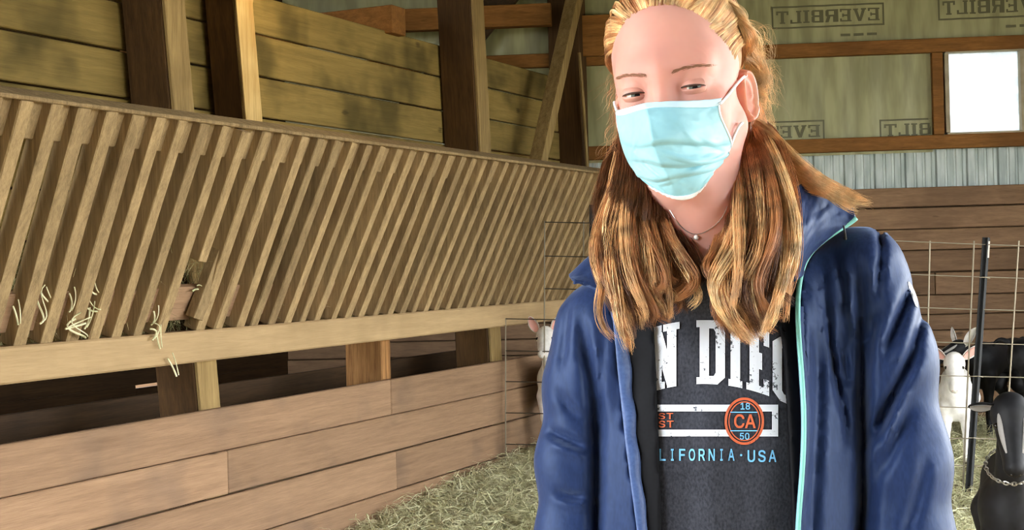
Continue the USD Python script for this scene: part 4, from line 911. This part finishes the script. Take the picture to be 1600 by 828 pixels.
mixl = lambda A, B, u: np.asarray(A)*(1-u)+np.asarray(B)*u
# mass falling on her right (left in the picture): guides (x, y, distance) from behind the jaw down to the chest
LG = [[(972, 235, 1.575), (950, 315, 1.545), (932, 390, 1.515), (940, 450, 1.492), (962, 505, 1.478), (980, 552, 1.474)],
      [(985, 255, 1.565), (972, 330, 1.530), (965, 395, 1.495), (975, 450, 1.475), (992, 486, 1.468), (996, 520, 1.470)],
      [(1000, 275, 1.560), (1000, 345, 1.525), (1008, 410, 1.485), (1020, 460, 1.470), (1032, 484, 1.470), (1036, 508, 1.472)],
      [(1015, 292, 1.560), (1030, 350, 1.530), (1052, 410, 1.495), (1066, 455, 1.478), (1066, 476, 1.474), (1054, 498, 1.474)],
      [(1022, 300, 1.560), (1046, 345, 1.540), (1076, 395, 1.510), (1094, 430, 1.490), (1092, 452, 1.480), (1080, 476, 1.476)]]
RG = [[(1150, 285, 1.585), (1140, 345, 1.530), (1120, 400, 1.500), (1112, 440, 1.485), (1122, 478, 1.476), (1140, 508, 1.474)],
      [(1160, 250, 1.600), (1158, 330, 1.520), (1146, 400, 1.488), (1134, 450, 1.474), (1148, 500, 1.468), (1168, 540, 1.470)],
      [(1170, 222, 1.615), (1182, 310, 1.515), (1180, 395, 1.480), (1168, 455, 1.466), (1172, 500, 1.464), (1188, 534, 1.468)],
      [(1182, 205, 1.620), (1206, 290, 1.520), (1214, 380, 1.485), (1208, 440, 1.472), (1202, 490, 1.468), (1200, 524, 1.470)],
      [(1192, 200, 1.625), (1228, 268, 1.530), (1241, 350, 1.500), (1242, 420, 1.488), (1232, 470, 1.480), (1212, 505, 1.476)]]
def guide(G, u):
    x = u*(len(G)-1); i = min(int(x), len(G)-2); return mixl(G[i], G[i+1], x-i)
def mass(G, nl, cols, ns, jit, deep):
    for k in range(nl):
        u = (k+.5)/nl if k < nl*.7 else rng.random(); u = float(np.clip(u+rng.normal(0, .04), 0, 1)); g = guide(G, u).copy(); lay_ = rng.random()
        s = np.linspace(0, 1, len(g)); g[:, 2] += deep*lay_+.004*np.cos(u*6.28*2); g[:, 0] += rng.normal(0, jit*1.3)*s+rng.normal(0, jit*1.9)*np.sin(s*7+rng.random()*6)*(.3+s); g[:, 1] -= abs(rng.normal(0, 24))*s**2
        if rng.random() < .35: g[:, 1] -= 40*rng.random()*s**2
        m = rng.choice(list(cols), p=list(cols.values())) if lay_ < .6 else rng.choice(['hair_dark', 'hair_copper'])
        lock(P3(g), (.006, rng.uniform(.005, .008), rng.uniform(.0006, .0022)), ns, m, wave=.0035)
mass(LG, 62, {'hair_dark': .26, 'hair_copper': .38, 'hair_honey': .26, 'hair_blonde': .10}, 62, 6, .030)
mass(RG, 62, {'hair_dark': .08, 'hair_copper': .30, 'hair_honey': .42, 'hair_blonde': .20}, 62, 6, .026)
# fuller underlayers so that no cloth shows through
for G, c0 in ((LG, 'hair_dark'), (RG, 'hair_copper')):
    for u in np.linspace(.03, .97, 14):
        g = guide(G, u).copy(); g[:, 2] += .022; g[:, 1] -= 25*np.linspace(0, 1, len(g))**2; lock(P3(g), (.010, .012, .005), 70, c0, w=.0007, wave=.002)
# longer locks that end in points below each mass
for k in range(9):
    s = rng.normal(0, 4, 4); lock(P3([(962+s[0], 300, 1.555), (950+s[0], 380, 1.512), (956+s[1], 445, 1.482), (972+s[2], 505, 1.468), (985+s[3], 556-4*k, 1.470)]), (.004, .0052, .0008), 30, ['hair_honey', 'hair_copper', 'hair_blonde'][k % 3], wave=.003)
for k in range(9):
    s = rng.normal(0, 5, 4); lock(P3([(1160+s[0], 300, 1.555), (1142+s[0], 380, 1.505), (1132+s[1], 445, 1.476), (1146+s[2], 500, 1.463), (1168+s[3], 544-4*k, 1.466)]), (.004, .0052, .0008), 30, ['hair_honey', 'hair_copper', 'hair_blonde'][k % 3], wave=.003)
for k in range(6):
    s = rng.normal(0, 5, 4); lock(P3([(1222+s[0], 300, 1.54), (1230+s[0], 385, 1.498), (1222+s[1], 450, 1.474), (1208+s[2], 495, 1.463), (1192+s[3], 532-4*k, 1.466)]), (.004, .0052, .0008), 30, ['hair_honey', 'hair_blonde'][k % 2], wave=.003)
# loose strands swept over her left shoulder
for k in range(16):
    u = rng.random(); s = rng.normal(0, 5, 5); lock(P3([(1180+6*u, 190+10*u, 1.60), (1216, 222+26*u+s[0], 1.585), (1262, 262+26*u+s[1], 1.565), (1304, 288+22*u+s[2]*.6, 1.552), (1338+rng.normal(0, 14), 310+18*u+s[3]*.6, 1.550)]), (.006, .005, .0012), 34, rng.choice(['hair_blonde', 'hair_honey']), wave=.003)
for k in range(14):
    u = rng.random(); lock(P3([(1184, 200, 1.60), (1208, 240+10*u, 1.575), (1226+10*u, 290, 1.55), (1236+8*u, 330+20*u, 1.53)]), (.006, .006, .003), 40, rng.choice(['hair_honey', 'hair_copper', 'hair_blonde']), wave=.003)
# hair drawn back over the skull, from the hairline to the nape
def on_skull(x, y, z, lift):
    d0 = np.array([x, y-.016, z-.036]); r = np.array([.0715, .098, .090])+lift; return np.array([0, .016, .036])+d0/np.sqrt(((d0/r)**2).sum())
nape = np.array([0.0, .108, -.06])
for k in range(330):
    a = rng.uniform(-1.4, 1.4) if k < 200 else rng.choice([-1, 1], p=[.3, .7])*rng.uniform(.75, 1.4)
    hx = .0745*math.sin(a); z0 = .036+.091*max(0, math.cos(a))*.62; yl = np.interp(z0, [-.02, .02, .05, .075, .10], [.012, -.021, -.048, -.063, -.071])+abs(rng.normal(0, .005))-.002
    st = on_skull(hx, yl, z0+.002, -.0015); pts = [st]
    for t in (.18, .4, .62, .82):
        q = mixl(st, nape, t); q = q+np.array([0, 0, .05*math.sin(math.pi*t)*(math.cos(a)*.9+.1)]); q[0] = hx*(1-.35*t**2); q[1] += .03*(hx > .05)*t; q[2] += .035*(hx > .045)*math.sin(math.pi*min(1, t*1.2)); pts.append(on_skull(*q, .0015+.0045*rng.random()))
    pts.append(nape+rng.normal(0, .012, 3)*[1, .4, 1]); side = hx
    m = rng.choice(['hair_blonde', 'hair_honey', 'hair_copper'], p=[.5, .4, .1] if side > -.02 else [.1, .45, .45])
    lock(to_w(np.array(pts)), (.0016, .0042, .006), 26 if k % 3 else 40, m, w=.00042, wave=.002)
# her left temple, drawn back over the ear
for k in range(120):
    z0 = rng.uniform(.010, .062); u = (z0-.010)/.052; y0 = np.interp(z0, [.01, .03, .062], [-.014, -.034, -.058])+abs(rng.normal(0, .006))-.004; L = .001+.003*rng.random()
    pts = [on_skull(.07-.012*u, y0, z0, -.001), on_skull(.075, y0*.35+.008, .030+.038*u, L), on_skull(.07, .048, .024+.034*u, L+.002), on_skull(.05, .085, -.012+.03*u, L+.003), nape+rng.normal(0, .010, 3)*[1, .4, 1]]
    lock(to_w(np.array(pts)), (.0014, .0034, .005), 30, rng.choice(['hair_blonde', 'hair_honey', 'hair_copper'], p=[.45, .4, .15]), w=.0004, wave=.002)
# from the nape round to each fallen mass
for G, s in ((LG, -1), (RG, 1)):
    for k in range(26):
        u = rng.random(); g = guide(G, u); e = at(*g[0]); e2 = at(*g[1]); n0 = to_w(nape+[s*.02, rng.normal(0, .01), rng.normal(-.01, .012)]); mid = to_w(np.array([s*(.060+.010*rng.random()), .062 if s > 0 else .045, -.045+rng.normal(0, .012)]))
        lock(np.array([n0, mid, e, e2]), (.006, .008, .006), 44, 'hair_dark' if s < 0 else rng.choice(['hair_copper', 'hair_honey']), w=.0005)
# loose waves at her left temple and by the ear, wisps at the right
for k in range(26):
    u = rng.random(); x0 = 1118+36*u; y0 = -12+46*u
    lock(P3([(x0, y0, 1.545), (x0+20+rng.normal(0, 7), y0+26, 1.55), (1156+14*u+rng.normal(0, 6), y0+52, 1.60), (1176+8*u+rng.normal(0, 5), 96+10*u, 1.66), (1186+rng.normal(0, 5), 176, 1.67)]), (.003, .0045, .002), 20, rng.choice(['hair_blonde', 'hair_honey']), wave=.006, w=.00036)
for k in range(70):
    y0 = rng.uniform(30, 200); x0 = np.interp(y0, [30, 110, 200], [1172, 1184, 1188]); L = rng.uniform(10, 34)
    lock(P3([(x0-14, y0, 1.66), (x0+L*.4, y0+rng.normal(4, 8), 1.66), (x0+L*.8, y0+rng.normal(14, 12), 1.66), (x0+L+rng.normal(0, 6), y0+rng.normal(26, 14), 1.66)]), (.001, .002, .003), 3, 'hair_blonde', w=.00022, wave=.004, flyaway=.004)
for k in range(60):
    y0 = rng.uniform(-10, 330); x0 = np.interp(y0, [-10, 60, 180, 330], [982, 966, 966, 950]); L = rng.uniform(6, 26)
    lock(P3([(x0+12, y0, 1.60), (x0-L*.3, y0+8, 1.60), (x0-L*.7+rng.normal(0, 5), y0+22, 1.60), (x0-L+rng.normal(0, 8), y0+42, 1.595)]), (.001, .002, .003), 3, rng.choice(['hair_copper', 'hair_honey']), w=.00022, wave=.004, flyaway=.004)
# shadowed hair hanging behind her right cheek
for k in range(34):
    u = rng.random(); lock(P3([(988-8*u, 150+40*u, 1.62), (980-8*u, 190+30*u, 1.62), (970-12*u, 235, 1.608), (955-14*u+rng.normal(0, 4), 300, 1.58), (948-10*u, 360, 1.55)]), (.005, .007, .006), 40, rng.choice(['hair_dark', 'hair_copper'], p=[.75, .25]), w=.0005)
for m, (a, b) in ST.items():
    if a: curves('hair_strands', a, b, m, hp, kind='stuff')
# ------------------------------------------------------------------ goats: local frame, facing -Y, feet on z = 0
def goat(name, label, loc, yaw, H, body_m, legs_front, parts, head_dir, neck_top, coat, body_len=.62, belly=.105, inner='goat_pink', group=None):
    """H is the height of the withers; neck_top the poll; head_dir the way the muzzle points"""
    Rz = rot('z', yaw); base = np.asarray(loc, float); T = lambda q: np.asarray(q)@Rz.T+base
    ch, rp = np.array([0, -.10, H-.14]), np.array([0, body_len-.18, H-.13]); nt = np.array(neck_top); hd = np.array(head_dir)/np.linalg.norm(head_dir); hs = parts.get('hs', 1.3); mz = nt+hd*.155*hs
    s_ax = np.cross(hd, [0, 0, 1.]); s_ax /= np.linalg.norm(s_ax); u_ax = np.cross(s_ax, hd)
    def d(p):
        q = (p-base)@Rz
        e = d_cap(q, ch, rp, belly*1.02, belly*1.1); e = smin(e, d_ell(q, (0, -.06, H-.19), (belly*.92, .15, .155)), .06)
        e = smin(e, d_cap(q, (0, -.14, H-.13), nt-hd*.01+[0, .02, -.03], .066, .036), .05)
        e = smin(e, d_ell(q, nt+hd*.01*hs, np.array((.047, .05, .05))*hs), .03); e = smin(e, d_cap(q, nt+hd*.03*hs, mz, .045*hs, .026*hs), .02); e = smin(e, d_ell(q, mz+hd*.004-u_ax*.006, np.array((.025, .026, .023))*hs), .012)
        for sx in (-1, 1):
            x = sx*.062
            e = smin(e, d_chain(q, [np.array([x, -.13, H-.26]), np.array([x*.95, -.135, H*.40]), np.array([x*.9, -.12, .07]), np.array([x*.9, -.13, .03])], [.052, .026, .017, .021], .02), .035)
            e = smin(e, d_chain(q, [np.array([x*1.1, body_len-.24, H-.24]), np.array([x*1.15, body_len-.30, H*.52]), np.array([x, body_len-.14, H*.33]), np.array([x, body_len-.15, .06]), np.array([x, body_len-.17, .03])], [.085, .05, .024, .018, .022], .02), .04)
        return np.maximum(e, .012-(p[:, 2]-base[2]))
    g = thing(name, label, 'goat', group=group)
    P = np.array([[sx*.16, y, 0] for sx in (-1, 1) for y in (-.36, body_len+.02)])@Rz.T+base
    lo = np.r_[P[:, :2].min(0)-.06, base[2]]; hi = np.r_[P[:, :2].max(0)+.06, base[2]+max(nt[2], H)+.12]
    for q in (T(nt), T(mz)): lo = np.minimum(lo, q-.09); hi = np.maximum(hi, q+.09)
    obj('body', surface_net(d, lo, hi, .009, 4), coat, g, smooth=True)
    for sx in (-1, 1):
        e0 = nt+(s_ax*sx*.038+u_ax*.012)*hs; ev = np.array(parts['ear'](sx if s_ax[0] > 0 else -sx)); L = np.linalg.norm(ev); ev = ev/L; wv = np.cross(ev, hd); wv /= np.linalg.norm(wv); nv = np.cross(ev, wv)
        nv = nv if nv@hd > 0 else -nv
        t = np.linspace(0, 1, 14); W = .034*np.sin(np.pi*np.clip(t*.93+.07, 0, 1))**.8; sh = [[e0+ev*L*a-wv*w*b+nv*(.014*(b*b-.5)*w/.03) for b in np.linspace(-1, 1, 9)] for a, w in zip(t, W)]
        sh = np.array(sh); eo = obj('ear', grid_mesh(T(sh), -.003), parts.get('ear_mat', coat), g, smooth=True)
        sh2 = sh.mean(1, keepdims=True)*.25+sh*.75+nv*.0035; obj('inner_ear', grid_mesh(T(sh2[1:-1]), -.001), inner, eo, smooth=True)
        ec = nt+(hd*.055+s_ax*sx*.037+u_ax*.016)*hs; o = trimesh.creation.icosphere(2, .0095); obj('eye', trimesh.Trimesh(T(o.vertices+ec), o.faces, process=False), 'goat_eye', g, smooth=True)
        nn = mz+(hd*.024+s_ax*sx*.009+u_ax*.004)*hs; o = trimesh.creation.icosphere(1, .0045); obj('nostril', trimesh.Trimesh(T(o.vertices+nn), o.faces, process=False), 'goat_eye' if coat == 'goat_black' else 'goat_pink', g)
        for yf in (-.13, body_len-.17):
            q = np.array([sx*.056, yf-.006, .02]); o = trimesh.creation.icosphere(2, 1); v = o.vertices*[.022, .03, .022]+q; v[:, 2] = np.maximum(v[:, 2], 0.0); obj('hoof', trimesh.Trimesh(T(v), o.faces, process=False), 'hoof', g, smooth=True)
    m = tube(T(spline([rp+[0, .09, .07], rp+[0, .16, .10], rp+[0, .20, .06]], 8)), np.linspace(.02, .008, 8), 8); obj('tail', m, coat, g, smooth=True)
    for k in (-1, 1):
        if 'blaze' in parts:                                   # pale stripe from above the eye down to the muzzle, on each side of the face
            path = [nt+(hd*a+s_ax*k*b+u_ax*c)*hs for a, b, c in ((.02, .028, .034), (.05, .030, .030), (.09, .026, .025), (.13, .018, .021))]
            pp = spline(path, 14); obj('face_stripe', tube(T(pp), .0095*np.sin(np.linspace(.5, 2.7, 14)), 8), parts['blaze'], g, smooth=True)
        if 'horn' in parts: obj('horn', tube(T(spline([nt+s_ax*k*.02+u_ax*.03, nt+s_ax*k*.028+u_ax*.08-hd*.02, nt+s_ax*k*.036+u_ax*.12-hd*.05], 10)), np.linspace(.012, .003, 10), 8), 'horn', g, smooth=True)
    return g, T
def feet(px, py, Y):
    q = at(px, py, Y); return np.array([q[0], q[1], float(ground_z(q[0], q[1]))])
YF = 8.05                                                      # the wire fence on the right stands about here
w0 = feet(1497, 770, YF+.72)
topz = at(1500, 550, YF+.42)[2]-w0[2]
goat('goat', 'white goat with pink ears looking over the wire, right of the navy jacket', w0, -.31, .62, None, None, {'ear': lambda s: (s*.095, -.02, .085)}, (0.0, -.72, -.75), (0.0, -.33, topz-.05), 'goat_white', belly=.085)
b0 = feet(1548, 742, 9.75); tz = at(1494, 545, 9.5)[2]-b0[2]
goat('goat', 'black goat with a pale upright ear tip, standing behind the white goat', b0, -.75, .70, None, None, {'ear': lambda s: (s*.06+.03, .0, .13), 'ear_mat': 'goat_white', 'blaze': 'goat_grey'}, (-.5, -.75, -.35), (-.05, -.30, tz-.0), 'goat_black', inner='goat_white')
c0 = feet(1722, 742, 8.85)
goat('goat', 'large black goat behind the wire at the right edge, mostly cut off by the frame', c0, 1.05, .78, None, None, {'ear': lambda s: (s*.12, -.03, .01)}, (0.2, -.8, -.4), (0.0, -.42, .9), 'goat_black', inner='goat_grey')
fy = 4.9; f0 = feet(1588, 1000, fy); tz = at(1582, 636, fy-.3)[2]-f0[2]
gb, TB_ = goat('goat', 'nearest black goat with grey face stripes and a chain collar, in front of the wire', f0, -.34, .72, None, None, {'ear': lambda s: (s*.082, -.02, .0), 'blaze': 'goat_grey'}, (.05, -.5, -.88), (0.0, -.34, tz+.0), 'goat_black', inner='goat_grey')
cpt = np.array([.0, -.24, tz-.20]); th = np.linspace(0, 2*np.pi, 41); ringp = np.stack([cpt[0]+.082*np.cos(th), cpt[1]+.085*np.sin(th), cpt[2]+.05*np.sin(th)], -1)
for k in range(0, 40):
    a, b_ = ringp[k], ringp[k+1]; c_ = (a+b_)/2; dd = (b_-a)/np.linalg.norm(b_-a); sd = np.cross(dd, [0, 0, 1.] if k % 2 else [1, 0.2, 0]); sd /= np.linalg.norm(sd); q = np.linspace(0, 2*np.pi, 9)
    obj('chain_link', tube(TB_(c_+np.cos(q)[:, None]*dd*.0095+np.sin(q)[:, None]*sd*.006), .0022, 5, cap=False), 'chain', gb)
g0 = feet(878, 745, 9.5); tz = at(866, 508, 9.2)[2]-g0[2]
goat('goat', 'white goat almost hidden behind her right sleeve, by the low boards', g0, -.40, .66, None, None, {'ear': lambda s: (s*.055, -.02, .11)}, (.2, -.8, -.55), (0.03, -.30, tz-.06), 'goat_white')
# ------------------------------------------------------------------ wire fence
def wirebars(th, pts_list, name, r, m='wire'):
    for a, b_ in pts_list: obj(name, tube(np.array([a, (np.asarray(a)+b_)/2+[0, 0, -.002], b_]), r, 6), m, th)
fr = thing('wire_panel', 'welded wire panel in front of the goats, right of her sleeve', 'wire panel')
def fen(px, py): return at(px, py, YF+.0009*(px-1515)*-1)
hs = [(376, 384), (428, 434), (480, 484), (533, 537), (586, 588), (636, 636), (685, 684), (727, 727), (768, 768)]
wirebars(fr, [(fen(1300, a-4), fen(1700, b_+4)) for a, b_ in hs], 'horizontal_wire', .0030)
wirebars(fr, [(fen(xa, 376), fen(xb, 772)) for xa, xb in ((1382, 1376), (1453, 1444), (1522, 1504), (1592, 1566), (1660, 1630))], 'vertical_wire', .0052)
tp_ = thing('t_post', 'dark steel fence post with a pale worn tip holding the wire panel by the goats', 'fence post')
a, b_ = at(1541, 371, YF-.02), at(1512, 790, YF-.02); b_[2] = min(b_[2], float(ground_z(b_[0], b_[1]))-.02); ax = (a-b_); L = np.linalg.norm(ax); ax /= L; sx_ = np.array([1., 0, 0])-ax*ax[0]; sx_ /= np.linalg.norm(sx_); oy_ = np.cross(ax, sx_)
obj('flange', obox(b_, ax, sx_, oy_, (0, -.021, -.004), (L, .021, .004), .0015), 'post_paint', tp_); obj('web', obox(b_, ax, sx_, oy_, (0, -.004, -.034), (L, .004, -.0035), .0015), 'post_paint', tp_)
obj('worn_tip', obox(b_, ax, sx_, oy_, (L-.115, .004, -.0055), (L-.02, .0225, .0055), .0015), 'post_tip', tp_, label='worn pale tip')
for k in range(14): obj('stud', obox(b_, ax, sx_, oy_, (.12+k*.092, -.007, .004), (.145+k*.092, .007, .010), .002), 'post_paint', tp_)
for y in (434, 588, 684): q = at(np.interp(y, [371, 790], [1541, 1512]), y, YF-.02); obj('wire_clip', tube(np.array([q-sx_*.03+[0, -.02, 0], q+[0, -.035, .004], q+sx_*.03+[0, -.02, 0]]), .003, 6), 'wire', tp_)
fl = thing('wire_panel', 'rusty welded wire panel across the end of the feeder, left of her jacket', 'wire panel')
YL = lambda px: 9.15-.0022*(px-790)
lf = lambda px, py: at(px, py, YL(px))
wirebars(fl, [(lf(850, y), lf(1010, y+2)) for y in (347, 400, 451)] + [(lf(790, y), lf(1010, y+3)) for y in (498, 548, 596, 645, 694, 733)], 'horizontal_wire', .0034, 'wire_dark')
wirebars(fl, [(lf(851, 345), lf(850, 745)), (lf(790, 497), lf(790, 738)), (lf(912, 345), lf(909, 750)), (lf(972, 345), lf(968, 750))], 'vertical_wire', .0046, 'wire')
tq = thing('t_post', 'dark steel fence post at the end of the hay feeder, beside her hair', 'fence post')
a, b_ = at(926, 320, YL(926)-.03), at(922, 760, YL(926)-.03); b_[2] = float(ground_z(b_[0], b_[1]))-.02
ax = (a-b_); L = np.linalg.norm(ax); ax /= L; sx_ = np.array([1., 0, 0])-ax*ax[0]; sx_ /= np.linalg.norm(sx_); oy_ = np.cross(ax, sx_)
obj('flange', obox(b_, ax, sx_, oy_, (0, -.02, -.004), (L, .02, .004), .0015), 'post_paint', tq); obj('web', obox(b_, ax, sx_, oy_, (0, -.004, -.034), (L, .004, -.0035), .0015), 'post_paint', tq)
for k in range(15): obj('stud', obox(b_, ax, sx_, oy_, (.12+k*.092, -.007, .004), (.145+k*.092, .007, .010), .002), 'post_paint', tq)
# ------------------------------------------------------------------ litter: hay on the floor, hay in the feeder
def blades(P, L, W, tilt, seed):
    r = np.random.default_rng(seed); n = len(P); az = r.uniform(0, 2*np.pi, n); el = r.normal(0, tilt, n)
    dr = np.stack([np.cos(az)*np.cos(el), np.sin(az)*np.cos(el), np.abs(np.sin(el))], -1); sd = np.stack([-np.sin(az), np.cos(az), r.normal(0, .5, n)], -1); sd /= np.linalg.norm(sd, axis=1, keepdims=True)
    bend = np.cross(dr, sd)*(r.normal(0, .18, n)*L)[:, None]; bend[:, 2] = np.abs(bend[:, 2]); sb = sd*(r.normal(0, .15, n)*L)[:, None]
    V, F = [], []
    for t in np.linspace(0, 1, 4):
        c = P+dr*((t-.5)*L)[:, None]+(bend+sb)*(1-(2*t-1)**2); w = (W*(1-.5*abs(2*t-1)))[:, None]*.5
        V += [c-sd*w, c+sd*w]
    V = np.stack(V, 1).reshape(-1, 3); k = np.arange(n)*8
    for j in range(3): a_ = k+2*j; F += [np.stack([a_, a_+1, a_+3], 1), np.stack([a_, a_+3, a_+2], 1)]
    return trimesh.Trimesh(V, np.vstack(F), process=False)
r2 = np.random.default_rng(5); n = 90000
X = np.r_[r2.uniform(-1.0, 1.1, n//2), r2.uniform(1.1, 4.4, n//2)]; Y = np.r_[r2.uniform(5.6, 10.6, n//2), r2.uniform(6.4, 10.6, n//2)]
inside = ((np.stack([X, Y, 0*X], -1)-OW)@nW) > .07; thin = (r2.random(n) < np.clip((Y-6.6)/1.4+.25, .15, 1)) | (X > .6); keep = inside & thin; X, Y = X[keep], Y[keep]
obj('loose_straw', blades(np.stack([X, Y, ground_z(X, Y)+r2.uniform(.006, .05, len(X))], -1), r2.uniform(.09, .26, len(X)), r2.uniform(.003, .0065, len(X)), .22, 1), 'straw', label='pale straw and hay strewn over the pen floor', cat='straw', kind='stuff')
n = 9000; S = r2.uniform(-4.6, 1.4, n); u = np.abs(r2.normal(0, .13, n)); u = np.minimum(u, .5); S = np.where(r2.random(n) < .7, r2.choice([-4.2, -3.75, -3.6, -3.2, -2.55, -2.3], n)+r2.normal(0, .1, n), S)
tt = -.20+r2.random(n)*(zc(ZB1+u)-.10+.22); P = OW+dW*S[:, None]+nW*tt[:, None]+kz*(ZB1+.02+u)[:, None]
hay = [blades(P, r2.uniform(.08, .2, n), r2.uniform(.002, .005, n), .8, 2)]
for pts in ([(118, 498), (106, 512), (128, 524), (134, 528)], [(134, 505), (110, 512), (102, 514)], [(128, 470), (140, 484), (154, 486)], [(62, 455), (58, 470), (68, 495), (62, 506)], [(64, 458), (72, 468), (80, 476)], [(20, 478), (26, 495), (28, 508)], [(140, 480), (138, 500), (132, 514)], [(108, 458), (112, 475), (108, 488)], [(234, 514), (244, 518), (238, 532)], [(244, 516), (246, 530), (250, 545)], [(262, 560), (270, 574), (276, 588)], [(240, 486), (241, 500), (236, 508)], [(300, 455), (310, 452), (318, 458)], [(140, 450), (146, 458), (152, 460)]):
    pp = spline([wp(*( (lambda s_z: (s_z[0], TB+.045, s_z[1]))(wxy(a, b_, TB+.045)))) for a, b_ in pts], 10); hay += [tube(pp, .0042, 5), tube(pp[::-1]+np.array([.012, 0, .018])*np.linspace(0, 1, 10)[:, None]+[.01, -.004, .006], .0026, 5)]
obj('hay_wisps', cat_(hay[1:]), 'straw', label='pale hay wisps dangling from the slats onto the beam at the left', cat='hay', kind='stuff')
obj('feeder_hay', hay[0], 'hay', label='greenish hay lying inside the slatted feeder', cat='hay', kind='stuff')
